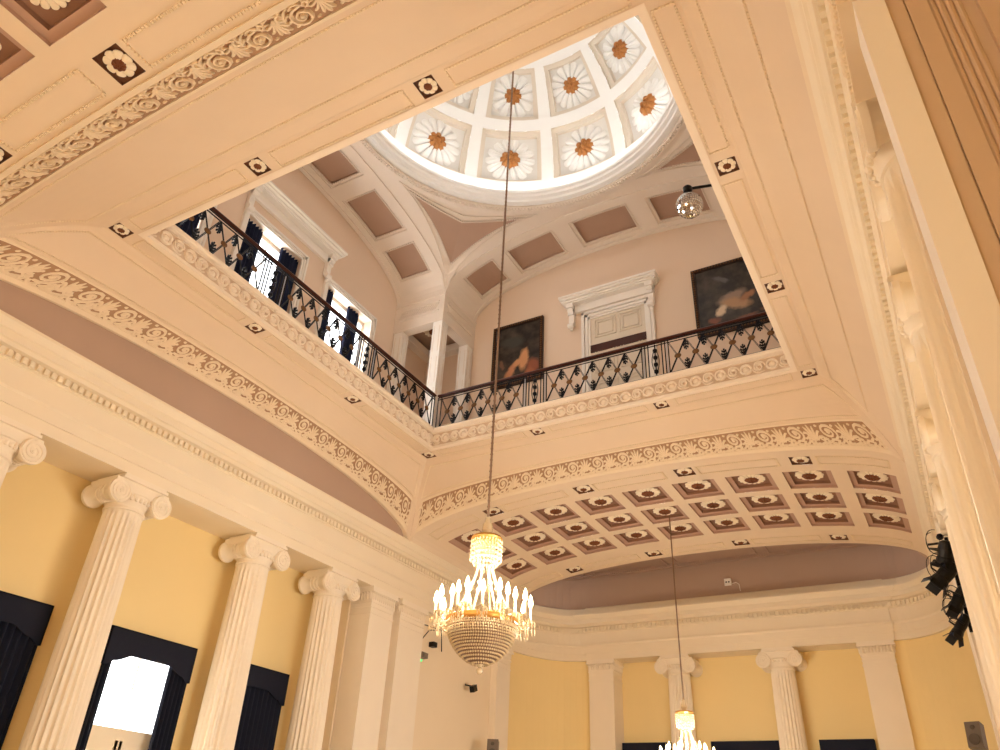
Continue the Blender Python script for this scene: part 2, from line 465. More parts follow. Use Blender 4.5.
# ------------------------------------------------------------------ coffered barrel vaults (far and near)
flower_proto('vaultA', 12, 1, 'petal_white', 'flower_heart', 1, .13, hr=.48, hb=.7)
flower_proto('vaultB', 16, 0, 'petal_white', 'flower_heart', 1, .13, hr=.48, hb=.7)
flower_proto('small', 8, 0, 'petal_white', 'flower_heart', 1, .2, name='square_rosette', hr=.44, hb=.4)
ORD = ['leftmost', 'second from the left', 'third from the left', 'fourth from the left', 'middle', 'fourth from the right', 'third from the right', 'second from the right', 'rightmost']
def vault(sgn, yedge, rows, ysm, yend, name, label, kvis):
    mb = MB(); holes = []
    def P(u, v, off):
        e = (u-CX)/HA
        return Vector((u, v, vz(u)+off))
    cs = .6
    for k in kvis:
        for y in rows:
            c = CX+.1+1.515*k; sc = (1-.10*(abs(k) == 4))
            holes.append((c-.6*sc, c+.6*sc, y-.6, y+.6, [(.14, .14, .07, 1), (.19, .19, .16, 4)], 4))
    for k in (-3, -1, 1, 3):
        for y in ysm:
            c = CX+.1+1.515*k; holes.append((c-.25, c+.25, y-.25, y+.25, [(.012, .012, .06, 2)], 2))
    us = [CX+HA*sin(a) for a in lin(-pi/2, pi/2, 40)]
    y0, y1 = sorted((yedge, yend))
    coffered(mb, P, us, [y0, y1] + lin(y0, y1, 6), holes)
    for y in ysm:                                     # fretted panels between the small squares
        for a0, a1 in ((-4.56-2.05, -4.56-.48), (-4.56+.48, -1.52-.48), (-1.52+.48, 1.52-.48), (1.52+.48, 4.56-.48), (4.56+.48, 4.56+2.05)):
            for dd in (0,):
                pts = [P(CX+a, y-.23, -.01) for a in lin(a0, a1, 8)] + [P(CX+a, y+.23, -.01) for a in lin(a1, a0, 8)]
                pts.append(pts[0]); mb.beads(pts, .06, .045, 3, hgt=.04)
    struct(mb, name, ['vault_plaster', 'recess_paint', 'square_ground', 'carved_plaster', 'coffer_shade'])
    return P
Pf = vault(1, CY+HA, [20.38, 21.92, 23.46], [19.1, 25.15], 25.7, 'ceiling_vault_far', 'far', range(-4, 5))
rn = ['front', 'middle', 'back']
for r, y in enumerate([20.38, 21.92, 23.46]):
    for i, k in enumerate(range(-4, 5)):
        x = CX+.1+1.515*k; e = .02; sl = (vz(x+e)-vz(x-e))/(2*e)
        M = frame((x, y, vz(x)+.145), (sl, 0, -1), (0, 1, 0), .37)
        place_flower('vaultA' if (i+r) % 2 else 'vaultB', M, 'white flower in the %s coffer, %s row, far vault' % (ORD[i], rn[r]), 'coffer flowers of the far vault')
SM = {-3: 'leftmost', -1: 'second from the left', 1: 'third from the left', 3: 'rightmost'}
for y, nm in ((19.1, 'front'), (25.15, 'back')):
    for k in (-3, -1, 1, 3):
        x = CX+.1+1.515*k; sl = (vz(x+.02)-vz(x-.02))/.04
        place_flower('small', frame((x, y, vz(x)+.035), (sl, 0, -1), (0, 1, 0), .21), 'dark square flower, %s on the %s edge of the far vault' % (SM[k], nm), 'square flowers of the far vault')
YN = CY-HA-.95
NR = [1.85, .3, -1.25]
vault(-1, YN, NR, [3.1], -5.0, 'ceiling_vault_near', 'near', range(-4, 5))
for y, nm in ((1.85, 0),):
    for k, lab in ((-1, 'white coffer flower cut by the top edge of the picture'), (-2, 'white coffer flower cut by the top left corner of the picture')):
        x = CX+.1+1.515*k; sl = (vz(x+.02)-vz(x-.02))/.04
        place_flower('vaultB' if k == -1 else 'vaultA', frame((x, y, vz(x)+.145), (sl, 0, -1), (0, 1, 0), .37), lab + ', in the near vault')
for k, lab in ((-1, 'flower in a dark square between two fretted panels of the near vault'), (-3, 'flower in a dark square at the left edge of the picture, in the near vault')):
    x = CX+.1+1.515*k; sl = (vz(x+.02)-vz(x-.02))/.04
    place_flower('small', frame((x, 3.1, vz(x)+.035), (sl, 0, -1), (0, 1, 0), .22), lab)
# small flowers round the opening
def posn(a, b):
    sx = {-5.45: 'left', 5.45: 'right'}.get(a); sy = {-5.45: 'near', 5.45: 'far'}.get(b)
    if sx and sy: return 'at the %s %s corner of the opening' % (sy, sx)
    if sx: return 'on the %s side of the opening, the %s of two' % (sx, 'nearer' if b < 0 else 'farther')
    return 'on the %s side of the opening, the %s of two' % (sy, 'left' if a < 0 else 'right')
for a in rp:
    for b in rp:
        if (abs(a) > 5 or abs(b) > 5) and not (a > 5 and b < -5):
            place_flower('small', frame((CX+a, CY+b, ZC+.03), (0, 0, -1), (0, 1, 0), .15), 'dark square flower ' + posn(a, b), 'square flowers round the ceiling opening')

# ------------------------------------------------------------------ entablature, walls, far bay
XL, XR = -14.22, 2*CX+14.22
YC0, YB = 25.7, 28.35
rx, ry = 1.87, YB-YC0
def corner(cx, cy, rx, ry, a0, a1, n=14): return [(cx+rx*cos(a), cy+ry*sin(a)) for a in lin(a0, a1, n)]
pathL = [(XL, -5.0), (XL, 17.2), (XL, YC0)]
arcL = corner(XL+rx, YC0, rx, ry, pi, pi/2)
arcR = corner(XR-rx, YC0, rx, ry, pi/2, 0)
U_path = [(XL, -5.0), (XL, YC0)] + arcL[1:] + arcR[:-1] + [(XR, YC0), (XR, -5.0)]
prof = [(-1.3, 6.38), (0, 6.38), (0, 6.62), (.03, 6.62), (.03, 6.88), (.07, 6.93), (.07, 6.97), (.0, 6.99), (.0, 7.40), (.04, 7.42), (.04, 7.60), (.15, 7.62), (.2, 7.68), (.24, 7.70), (.24, 7.86), (.27, 7.88), (.31, 7.95), (.345, 8.0), (.345, 8.06), (-.3, 8.06)]
mb = MB(); sweep(mb, U_path, prof)
# dentils
def offset_path(path, o):
    out = []
    for i in range(len(path)):
        a = path[max(0, i-1)]; b = path[min(len(path)-1, i+1)]; dx, dy = b[0]-a[0], b[1]-a[1]; L = hypot(dx, dy); out.append((path[i][0]+dy/L*o, path[i][1]-dx/L*o))
    return out
def dentils(mb, path, o, z, sp, w, h, d):
    pp = offset_path(path, o); acc = 0
    for a, b in zip(pp, pp[1:]):
        L = hypot(b[0]-a[0], b[1]-a[1]); tx, ty = (b[0]-a[0])/L, (b[1]-a[1])/L
        while acc < L:
            M = Matrix(((tx, ty, 0, a[0]+tx*acc), (ty, -tx, 0, a[1]+ty*acc), (0, 0, 1, z), (0, 0, 0, 1)))
            mb.obox(M, w, d, h); acc += sp
        acc -= L
dpath = [(XL, -1.0), (XL, YC0)] + arcL[1:] + arcR[:-1] + [(XR, YC0), (XR, -1.0)]
dentils(mb, dpath, .075, 7.51, .15, .085, .13, .07)
struct(mb, 'trim_entablature', 'entablature_paint')
# the straight run of the far bay stands forward a little
mb = MB(); sx0, sx1 = XL+rx+.02, XR-rx-.02
sweep(mb, [(sx0-.001, YB+.2), (sx0, YB-.07), (sx1, YB-.07), (sx1+.001, YB+.2)], prof[1:])
dentils(mb, [(sx0, YB), (sx1, YB)], .145, 7.51, .15, .085, .13, .07)
struct(mb, 'trim_far_entablature', 'entablature_paint')
# attic step above the far cornice and the far lunette wall
mb = MB(); pA = [(XL-.05, YC0-.1), (XL, YC0)] + arcL[1:] + arcR[:-1] + [(XR, YC0), (XR+.05, YC0-.1)]
sweep(mb, pA, [(.02, 8.05), (.02, 8.32), (-.02, 8.36), (-.3, 8.36)])
sweep(mb, [(sx0-.001, YB+.2), (sx0, YB-.06), (sx1, YB-.06), (sx1+.001, YB+.2)], [(.02, 8.05), (.02, 8.32), (-.02, 8.37), (-.2, 8.37)])
struct(mb, 'trim_attic', 'entablature_paint')
mb = MB(); sweep(mb, pA, [(-.25, 8.3), (-.25, 9.9)])
a0 = YC0
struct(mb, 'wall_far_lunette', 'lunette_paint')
mb = MB()
# arch face at the far end of the vault
us = lin(-1, 1, 40)
for a, b in zip(us, us[1:]):
    xa, xb = CX+a*HA, CX+b*HA
    mb.quad((xa, 25.7, za(a)), (xb, 25.7, za(b)), (xb, 25.7, 10), (xa, 25.7, 10))
mb.box(XL-.2, XR+.2, 25.7, 29.6, 9.72, 9.9)
for y0, y1, z0 in ((28.25, 28.4, 9.6), (27.2, 27.26, 9.69), (26.2, 26.26, 9.69)):
    mb.box(XL, XR, y0, y1, z0, 9.74)
for x in (-12.1, -8.6, -5.2, -1.7):
    mb.box(x-.25, x-.2, 25.7, 28.4, 9.66, 9.73); mb.box(x+.2, x+.25, 25.7, 28.4, 9.66, 9.73)
mb.beads([(XL+.4, 28.23, 9.62), (XR-.4, 28.23, 9.62)], .09, .06, hgt=.06)
mb.beads([(XL+.4, 27.15, 9.70), (XR-.4, 27.15, 9.70)], .09, .05, hgt=.06)
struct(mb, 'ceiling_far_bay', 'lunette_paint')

# walls
XW, XWR = -15.4, 2*CX+15.4
windowsL = [(6.65, 8.95), (10.3, 12.62), (13.42, 15.72)]
mb = MB()
def wall_with_holes(mb, x, y0, y1, z0, z1, holes, th=.35, sg=-1):
    Ys = sorted([y0, y1]+[v for h in holes for v in h[:2]]); Zs = sorted(set([z0, z1]+[v for h in holes for v in h[2:]]))
    for a, b in zip(Ys, Ys[1:]):
        for c, d in zip(Zs, Zs[1:]):
            m, n = (a+b)/2, (c+d)/2
            if any(h[0] < m < h[1] and h[2] < n < h[3] for h in holes): continue
            mb.quad((x, a, c), (x, b, c), (x, b, d), (x, a, d))
    for a, b, c, d in holes:
        X = x+sg*th
        mb.quad((x, a, c), (X, a, c), (X, a, d), (x, a, d)); mb.quad((x, b, c), (X, b, c), (X, b, d), (x, b, d))
        mb.quad((x, a, d), (X, a, d), (X, b, d), (x, b, d)); mb.quad((x, a, c), (X, a, c), (X, b, c), (x, b, c))
wall_with_holes(mb, XW, -5, 17.3, FL, 6.4, [(a+.15, b-.15, FL+.3, 3.35) for a, b in windowsL])
struct(mb, 'wall_left', 'wall_yellow')
mb = MB()
wall_with_holes(mb, XWR, -5, 17.3, FL, 6.4, [(a+.15, b-.15, FL+.3, 3.35) for a, b in windowsL], sg=1)
struct(mb, 'wall_right', 'wall_yellow')
mb = MB()
mb.quad((XW-.1, -5, FL), (XWR+.1, -5, FL), (XWR+.1, -5, 10), (XW-.1, -5, 10))
struct(mb, 'wall_near', 'wall_beige')
for X, X0, X1, nm in ((XL-.31, XW-.1, XL-.3, 'wall_left_end'), (XR+.31, XR+.3, XWR+.1, 'wall_right_end')):
    mb = MB()
    mb.quad((X, 18.5, FL), (X, YC0-.1, FL), (X, YC0-.1, 6.4), (X, 18.5, 6.4)); struct(mb, nm, 'wall_beige')
    mb = MB(); Xe = X0 if X < 0 else X1; Xi = XL-.76 if X < 0 else XR+.76
    mb.quad((Xe, 17.3, FL), (Xi, 17.3, FL), (Xi, 17.3, 6.4), (Xe, 17.3, 6.4)); mb.quad((Xi, 17.3, FL), (Xi, 18.5, FL), (Xi, 18.5, 6.4), (Xi, 17.3, 6.4)); mb.quad((Xi, 18.5, FL), (X, 18.5, FL), (X, 18.5, 6.4), (Xi, 18.5, 6.4))
    struct(mb, nm+'_return', 'wall_beige')
mb = MB()
cl = corner(XL+rx, YC0, rx+.14, ry+.14, pi, pi/2); cr = corner(XR-rx, YC0, rx+.14, ry+.14, pi/2, 0)
for pth in (cl, cr):
    for a, b in zip(pth, pth[1:]): mb.quad((*a, FL), (*b, FL), (*b, 6.4), (*a, 6.4))
mb.quad((sx0-.3, YB+.85, FL), (sx1+.3, YB+.85, FL), (sx1+.3, YB+.85, 6.4), (sx0-.3, YB+.85, 6.4))
mb.quad((sx0-.1, YB+.12, FL), (sx0+.15, YB+.12, FL), (sx0+.15, YB+.12, 6.4), (sx0-.1, YB+.12, 6.4)); mb.quad((sx1+.1, YB+.12, FL), (sx1-.15, YB+.12, FL), (sx1-.15, YB+.12, 6.4), (sx1+.1, YB+.12, 6.4))
struct(mb, 'wall_far', 'wall_yellow')
mb = MB(); mb.box(XW-.5, XWR+.5, -5.2, 30, FL-.2, FL)
struct(mb, 'floor', 'floor_wood')

# ------------------------------------------------------------------ columns and pilasters
def fluted(mb, r0, r1, z0, z1, n=22, mi=0):
    hz = [0, .012, .02, .33, .6, .8, .955, .972, 1]; nt = n*6; V = []
    for q in hz:
        rr = r0 + (r1-r0)*(q**1.6); z = z0+(z1-z0)*q
        fl = 0 if q in (0, 1) else (.6 if q in (.012, .972) else 1)
        for i in range(nt):
            t = 2*pi*i/nt; ph = (i % 6)/6; d = (sin(pi*(ph-.12)/.76) if .12 < ph < .88 else 0)
            r = rr*(1-.125*max(0, d)**.6*fl); V.append((r*cos(t), r*sin(t), z))
    F = [(j*nt+i, j*nt+(i+1) % nt, (j+1)*nt+(i+1) % nt, (j+1)*nt+i) for j in range(len(hz)-1) for i in range(nt)]
    mb.add(V, F, mi)
def column_proto():
    H = 6.38-FL
    t = thing('column', 'x', 'column', (0, 0, 0))
    m = MB(); fluted(m, .47, .395, .38, H-.68); m.build('shaft', 'column_paint', t)
    m = MB(); m.box(-.62, .62, -.62, .62, 0, .14)
    m.lathe([(.6, .14), (.62, .2), (.6, .25), (.52, .27), (.51, .3), (.55, .33), (.54, .37), (.47, .4)], 32); m.build('base', 'column_paint', t, smooth=True)
    m = MB(); zt = H
    m.lathe([(.395, zt-.7), (.42, zt-.68), (.42, zt-.64), (.40, zt-.62), (.40, zt-.56), (.47, zt-.46), (.5, zt-.38), (.46, zt-.33)], 40)
    for i in range(28):
        a = 2*pi*i/28; m.ball((.475*cos(a), .475*sin(a), zt-.45), .045, 6, 4, sc=(1, 1, 1.3))
    m.box(-.43, .43, -.66, .66, zt-.36, zt-.12)          # cushion band joining the volutes (axis x = towards the hall)
    m.box(-.5, .5, -.56, .56, zt-.12, zt-.06); m.box(-.47, .47, -.52, .52, zt-.06, zt)
    cap = m.build('capital', 'column_paint', t, smooth=True)
    for sy in (-1, 1):
        v = MB(); yc, zc = sy*.52, zt-.40; R = .25
        # bolster (a waisted roll running front to back) closed by the volute discs
        pr = [(R*.98, -.47), (R, -.45), (R, -.39), (R*.86, -.36), (R*.72, -.2), (R*.66, 0), (R*.72, .2), (R*.86, .36), (R, .39), (R, .45), (R*.98, .47)]
        M = Matrix.Translation((0, yc, zc)) @ Matrix.Rotation(pi/2, 4, 'Y')
        v.lathe(pr, 28, M=M)
        for xx in (-.12, 0, .12): v.lathe([(R*.74, xx-.03), (R*.78, xx), (R*.74, xx+.03)], 24, M=M)
        for sx in (-1, 1):
            def Q(a, b, h): return (sx*(.465+h), yc+a, zc+b)
            n = 60; pts = []; ws = []
            for i in range(n+1):
                q = i/n; a = pi/2 + sy*(-1)*2*pi*2.6*q*-1; r = R*.93*(1-.86*q); pts.append((r*cos(a), r*sin(a))); ws.append(.022*(1-.5*q))
            v.stroke(Q, pts, ws, .028); v.blob(Q, 0, 0, .035, .035, .035)
        v.build('volute', 'column_paint', cap, smooth=True)
    # egg and dart strip between the volutes
    e = MB()
    for sx in (-1, 1):
        for i in range(7):
            y = -.27+i*.09; e.ball((sx*.44, y, zt-.4), .035, 6, 5, sc=(.9, .9, 1.5))
    e.build('egg_moulding', 'carved_plaster', cap, smooth=True)
    return t
cproto = column_proto(); cused = False
def column(x, y, rot, label, group):
    global cused
    M = Matrix.Translation((x, y, FL)) @ Matrix.Rotation(rot, 4, 'Z')
    if not cused: cproto.matrix_world = M; cproto['label'] = label; cproto['group'] = group; cused = True; return
    dup(cproto, M, label, group)
LY = [6.35, 9.33, 13.12, 16.0]
for y, l in zip(LY, ['cut by the left edge of the picture', 'between the two leftmost curtained windows', 'right of the bright window', 'next to the flat pilasters']):
    column(XL-.44, y, 0, 'fluted cream Ionic column of the left wall, %s' % l, 'columns of the left colonnade')
for y, l in zip(LY, ['nearest the viewer', 'second from the viewer', 'third from the viewer', 'farthest from the viewer']):
    column(XR+.44, y, pi, 'fluted cream Ionic column at the right edge, the one %s' % l, 'columns of the right colonnade')
column(-8.84, YB+.38, -pi/2, 'fluted column on the far wall behind the small chandelier', 'columns of the far wall')
column(-5.19, YB+.38, -pi/2, 'fluted column on the far wall right of the small chandelier', 'columns of the far wall')

def pilaster(x0, x1, y0, y1, label, faces, group):
    cx, cy = (x0+x1)/2, (y0+y1)/2
    t = thing('pilaster', label, 'pilaster', (cx, cy, FL), group)
    m = MB(); m.box(x0, x1, y0, y1, FL+.5, 5.62); m.build('shaft', 'column_paint', t)
    m = MB(); m.box(x0-.05, x1+.05, y0-.05, y1+.05, FL, FL+.3); m.box(x0-.025, x1+.025, y0-.025, y1+.025, FL+.3, FL+.5); m.build('base', 'column_paint', t)
    m = MB(); e = .02
    m.box(x0-e, x1+e, y0-e, y1+e, 5.62, 5.67); m.box(x0, x1, y0, y1, 5.67, 5.95); m.box(x0-.03, x1+.03, y0-.03, y1+.03, 5.93, 5.97)
    m.box(x0-.01, x1+.01, y0-.01, y1+.01, 5.97, 6.2); m.box(x0-.09, x1+.09, y0-.09, y1+.09, 6.22, 6.28); m.box(x0-.07, x1+.07, y0-.07, y1+.07, 6.28, 6.38)
    c = m.build('capital', 'column_paint', t)
    m = MB()
    def leaves(a, b, mk):
        L = hypot(b[0]-a[0], b[1]-a[1]); n = max(2, int(L/.095))
        nx, ny = (b[1]-a[1])/L, -(b[0]-a[0])/L
        for i in range(n):
            q = (i+.5)/n; px, py = a[0]+(b[0]-a[0])*q, a[1]+(b[1]-a[1])*q
            m.ball((px+nx*.025, py+ny*.025, 6.1), .04, 6, 5, sc=(1, 1, 2.6))
            m.ball((px+nx*.05, py+ny*.05, 6.2), .035, 6, 4)
        n2 = int(L/.05)
        for i in range(n2):
            q = (i+.5)/n2; px, py = a[0]+(b[0]-a[0])*q, a[1]+(b[1]-a[1])*q
            m.ball((px+nx*.01, py+ny*.01, 5.8), .016, 5, 4)
    for f in faces:
        if f == 'r': leaves((x1, y0), (x1, y1), 0)
        if f == 'n': leaves((x0, y0), (x1, y0), 0)
        if f == 'l': leaves((x0, y1), (x0, y0), 0)
    m.build('leaf_moulding', 'column_paint', c, smooth=True)
pilaster(XL-.75, XL, 17.35, 18.42, 'broad flat cream pilaster just right of the last left column', 'rn', 'flat pilasters of the left wall')
pilaster(XL-.3, XL, 18.78, 20.05, 'flat cream pilaster left of the wall corner with the cables', 'rn', 'flat pilasters of the left wall')
pilaster(XL-.3, XL-.04, 24.85, YC0+.1, 'narrow flat pilaster below the big chandelier where the wall starts to curve', 'rn', 'flat pilasters of the left wall')
pilaster(XR, XR+.75, 17.35, 18.42, 'flat pilaster behind the black stage lights', 'ln', 'flat pilasters of the right wall')
pilaster(XR, XR+.3, 18.78, 20.05, 'flat pilaster beyond the black stage lights', 'ln', 'flat pilasters of the right wall')
pilaster(sx0+.12, sx0+1.1, YB-.04, YB+.86, 'square cream pilaster at the left end of the far wall', 'nrl', 'square pilasters of the far wall')
pilaster(sx1-1.1, sx1-.12, YB-.04, YB+.86, 'square cream pilaster at the right end of the far wall', 'nrl', 'square pilasters of the far wall')
# near pier on the right, beside the viewer
t = thing('pier', 'large plain cream pier with moulded edges filling the top right corner', 'pier', (1.0, 4.7, FL))
m = MB(); m.box(.47, .675, 4.28, 4.72, FL, 5.75); m.build('front_strip', 'white_paint', t)
m = MB(); m.box(.675, .785, 4.31, 4.72, FL, 6.38); m.box(.785, .797, 4.33, 4.72, FL, 6.38); m.box(.797, .93, 4.31, 4.9, FL, 6.38); m.box(.93, 1.6, 4.35, 5.3, FL, 6.38)
for i, x in enumerate((.95, 1.0, 1.05, 1.10)): m.tube([(x, 4.35, FL), (x, 4.35, 6.38)], .024, 8)
m.box(1.2, 1.6, 4.3, 4.4, FL, 6.38)
m.build('moulded_face', 'pier_tan', t)
m = MB(); m.box(.36, .75, 4.25, 5.3, 5.75, 5.95); m.box(.38, .7, 4.28, 5.27, 5.95, 6.3); m.box(.34, .8, 4.2, 5.34, 6.28, 6.38)
for i in range(10):
    m.ball((.36, 4.32+i*.1, 6.1), .04, 6, 5, sc=(1, 1, 2.4)); 
for i in range(18): m.ball((.35, 4.29+i*.057, 5.86), .02, 5, 4)
m.build('capital', 'carved_plaster', t, smooth=True)
# ------------------------------------------------------------------ left windows with pelmets and curtains
def pleats(mb, xf, y0, y1, z0, z1, dx, n, amp=.045):
    N = n*8; V = []
    for z in (z0, (z0+z1)/2, z1):
        for i in range(N+1):
            q = i/N; V.append((xf+dx*(.5+.5*sin(2*pi*n*q))*amp*2, y0+(y1-y0)*q, z))
    F = [(j*(N+1)+i, j*(N+1)+i+1, (j+1)*(N+1)+i+1, (j+1)*(N+1)+i) for j in range(2) for i in range(N)]
    nb = len(V); V += [(x-dx*.03, y, z) for x, y, z in V]; F += [tuple(nb+q for q in f[::-1]) for f in F]
    F += [(i, i+1, nb+i+1, nb+i) for i in range(N)]
    mb.add(V, F)
def pelmet(mb, X, y0, y1, ztop, sg, dep=.3, hl=.62, hm=.3):
    # shaped board: deep ends, bracket curve, shallow middle
    ys = lin(y0, y1, 36); W = y1-y0; zb = []
    for y in ys:
        q = abs((y-(y0+y1)/2))/(W/2)
        if q > .86: d = hl
        elif q > .8: d = hl-.06
        elif q > .42: d = hm + (hl-.1-hm)*sin((q-.42)/.38*pi/2)**1.4
        else: d = hm
        zb.append(ztop-d)
    for i in range(36):
        for a, b in ((X+sg*dep, 1), (X+sg*(dep-.03), -1)):
            mb.quad((a, ys[i], zb[i]), (a, ys[i+1], zb[i+1]), (a, ys[i+1], ztop), (a, ys[i], ztop))
        mb.quad((X+sg*dep, ys[i], zb[i]), (X+sg*dep, ys[i+1], zb[i+1]), (X+sg*(dep-.03), ys[i+1], zb[i+1]), (X+sg*(dep-.03), ys[i], zb[i]))
    mb.box(min(X, X+sg*dep), max(X, X+sg*dep), y0, y1, ztop-.03, ztop)
    for y in (y0, y1-.03): mb.box(min(X, X+sg*dep), max(X, X+sg*dep), y, y+.03, ztop-hl, ztop)
WLAB = ['at the left edge of the picture', 'over the bright window', 'between the third and fourth columns']
for i, (a, b) in enumerate(windowsL):
    m = MB(); pelmet(m, XW+.01, a-.03, b-.05, 3.68 if i else 3.72, 1, .14, .76, .5)
    tag(m.build('pelmet', 'navy_velvet'), 'navy shaped pelmet board on the left wall, ' + WLAB[i], 'pelmet', 'navy pelmets of the hall')
    if i == 1:
        m = MB(); pleats(m, XW+.03, a+.04, a+.24, FL+.05, 3.55, 1, 2); tag(m.build('curtain', 'navy_velvet'), 'navy curtain drawn back at the left side of the bright window', 'curtain', 'navy curtains of the left wall')
        m = MB(); pleats(m, XW+.03, b-.62, b-.06, FL+.05, 3.55, 1, 5); tag(m.build('curtain', 'navy_velvet'), 'navy curtain drawn back at the right side of the bright window', 'curtain', 'navy curtains of the left wall')
    else:
        m = MB(); pleats(m, XW+.03, a+.06, b-.06, FL+.05, 3.55, 1, 14); tag(m.build('curtain', 'navy_velvet'), ['closed navy curtain at the left edge of the picture', '', 'closed navy curtain between the third and fourth columns'][i], 'curtain', 'navy curtains of the left wall')
# the bright window: sash frames with a transom, double doors below
a, b = windowsL[1]
def casement(X, a, b, z0, z1, zt, name, sg=-1, mats='entablature_paint'):
    t = bpy.data.objects.new(name, None); COL.objects.link(t); t['kind'] = 'structure'; t.location = (X, (a+b)/2, z0); WL[t.name] = Vector(t.location)
    m = MB(); w = .06; mid = (a+b)/2
    m.box(X-.04, X+.04, a, a+.09, z0, z1); m.box(X-.04, X+.04, b-.09, b, z0, z1); m.box(X-.04, X+.04, a, b, z1-.08, z1); m.box(X-.04, X+.04, a, b, z0, z0+.1)
    if zt: m.box(X-.05, X+.06, a, b, zt-.11, zt+.11)
    for s in ((zt, z1),) if zt else ((z0, z1),):
        m.box(X-.012, X+.012, mid-.012, mid+.012, s[0], s[1])
    if zt:
        for y in (mid-.09, mid+.02): m.box(X-.04, X+.05, y, y+.07, z0, zt)
        for y in (a+.09, b-.22): m.box(X-.04, X+.05, y, y+.13, z0, zt)
        m.box(X-.04, X+.05, a+.1, b-.1, zt-.36, zt-.11)
    m.build('window_frame', mats, t)
    m = MB(); m.box(X-.006, X+.006, a+.05, b-.05, z0+.05, z1-.05); m.build('pane', 'window_glass', t)
    return t
casement(XW-.28, a+.15, b-.15, FL+.3, 3.35, 1.72, 'window_1')
for i in (0, 2):
    a, b = windowsL[i]; casement(XW-.28, a+.15, b-.15, FL+.3, 3.35, 1.72, 'window_%d' % (i+2))
for i in range(3):
    a, b = windowsL[i]; casement(XWR+.28, a+.15, b-.15, FL+.3, 3.35, 1.72, 'window_%d' % (i+5))
# far wall pelmets
for (x0, x1, l) in ((-11.2, -9.35, 'left of the small chandelier'), (-7.95, -5.65, 'right of the small chandelier'), (-4.4, -2.75, 'left of the right square pilaster')):
    m = MB(); m.box(x0, x1, YB+.55, YB+.84, 2.9, 3.56)
    m.box(x0+.05, x1-.05, YB+.6, YB+.8, FL+.1, 2.9)
    tag(m.build('pelmet', 'navy_velvet'), 'navy pelmet low on the far wall, ' + l, 'pelmet', 'navy pelmets of the far wall')

# ------------------------------------------------------------------ opening fascia and railing
GF = 10.7
mb = MB()
sq = [(CX-H0, CY-H0), (CX-H0, CY+H0), (CX+H0, CY+H0), (CX+H0, CY-H0)]
sweep(mb, sq, [(-.06, ZC-.012), (.07, ZC-.012), (.07, ZC+.07), (.03, ZC+.10), (0, ZC+.11), (0, ZC+.5), (.03, ZC+.53), (.03, ZC+.6), (.05, ZC+.63), (.05, ZC+.7), (-.25, ZC+.7)], closed=True, mats=[0, 0, 0, 0, 1, 0, 0, 0, 0, 0])
for k in range(4):
    def Q0(a, b, h):
        x, y = side(k, a, H0-h); return (x, y, ZC+.3+b)
    n = 33; w = 2*H0/n
    for i in range(n):
        c = -H0+(i+.5)*w
        def Q(a, b, h): return Q0(c+a, b, h)
        if i % 2:
            mb.stroke(Q, [(.125*cos(t), .125*sin(t)) for t in lin(0, 2*pi, 18)], .03, .055); mb.blob(Q, 0, 0, .085, .085, .035)
        else:
            mb.stroke(Q, [(.13*(1-.7*q)*cos(2*pi*1.6*q+1), .13*(1-.7*q)*sin(2*pi*1.6*q+1)) for q in lin(0, 1, 18)], .026, .05)
            mb.stroke(Q, [(.15*cos(t), .15*sin(t)) for t in lin(.2, 2.4, 7)], .02, .035)
            mb.stroke(Q, [(.16*cos(t), .16*sin(t)) for t in lin(3.3, 5.5, 7)], .02, .035)
    for zz in (.5,):
        p = [(*side(k, -H0, H0-.035), ZC+zz+.02), (*side(k, H0, H0-.035), ZC+zz+.02)]
        nx = side(k, 0, -1); mb.beads(p, .085, .045, normal=(side(k, 0, H0-1)[0]-side(k, 0, H0)[0], side(k, 0, H0-1)[1]-side(k, 0, H0)[1], 0), hgt=.035)
struct(mb, 'trim_opening_fascia', ['fascia_paint', 'fascia_shade'])
mb = MB()
GO = 7.6
def slab(mb, a, b, z0, z1):     # square ring
    for k in range(4):
        p = [side(k, -b, b), side(k, b, b), side(k, a, a), side(k, -a, a)]
        mb.quad(*[(*q, z1) for q in p])
slab(mb, H0, GO, GF, GF)
struct(mb, 'floor_gallery', 'floor_wood')
RY = .06
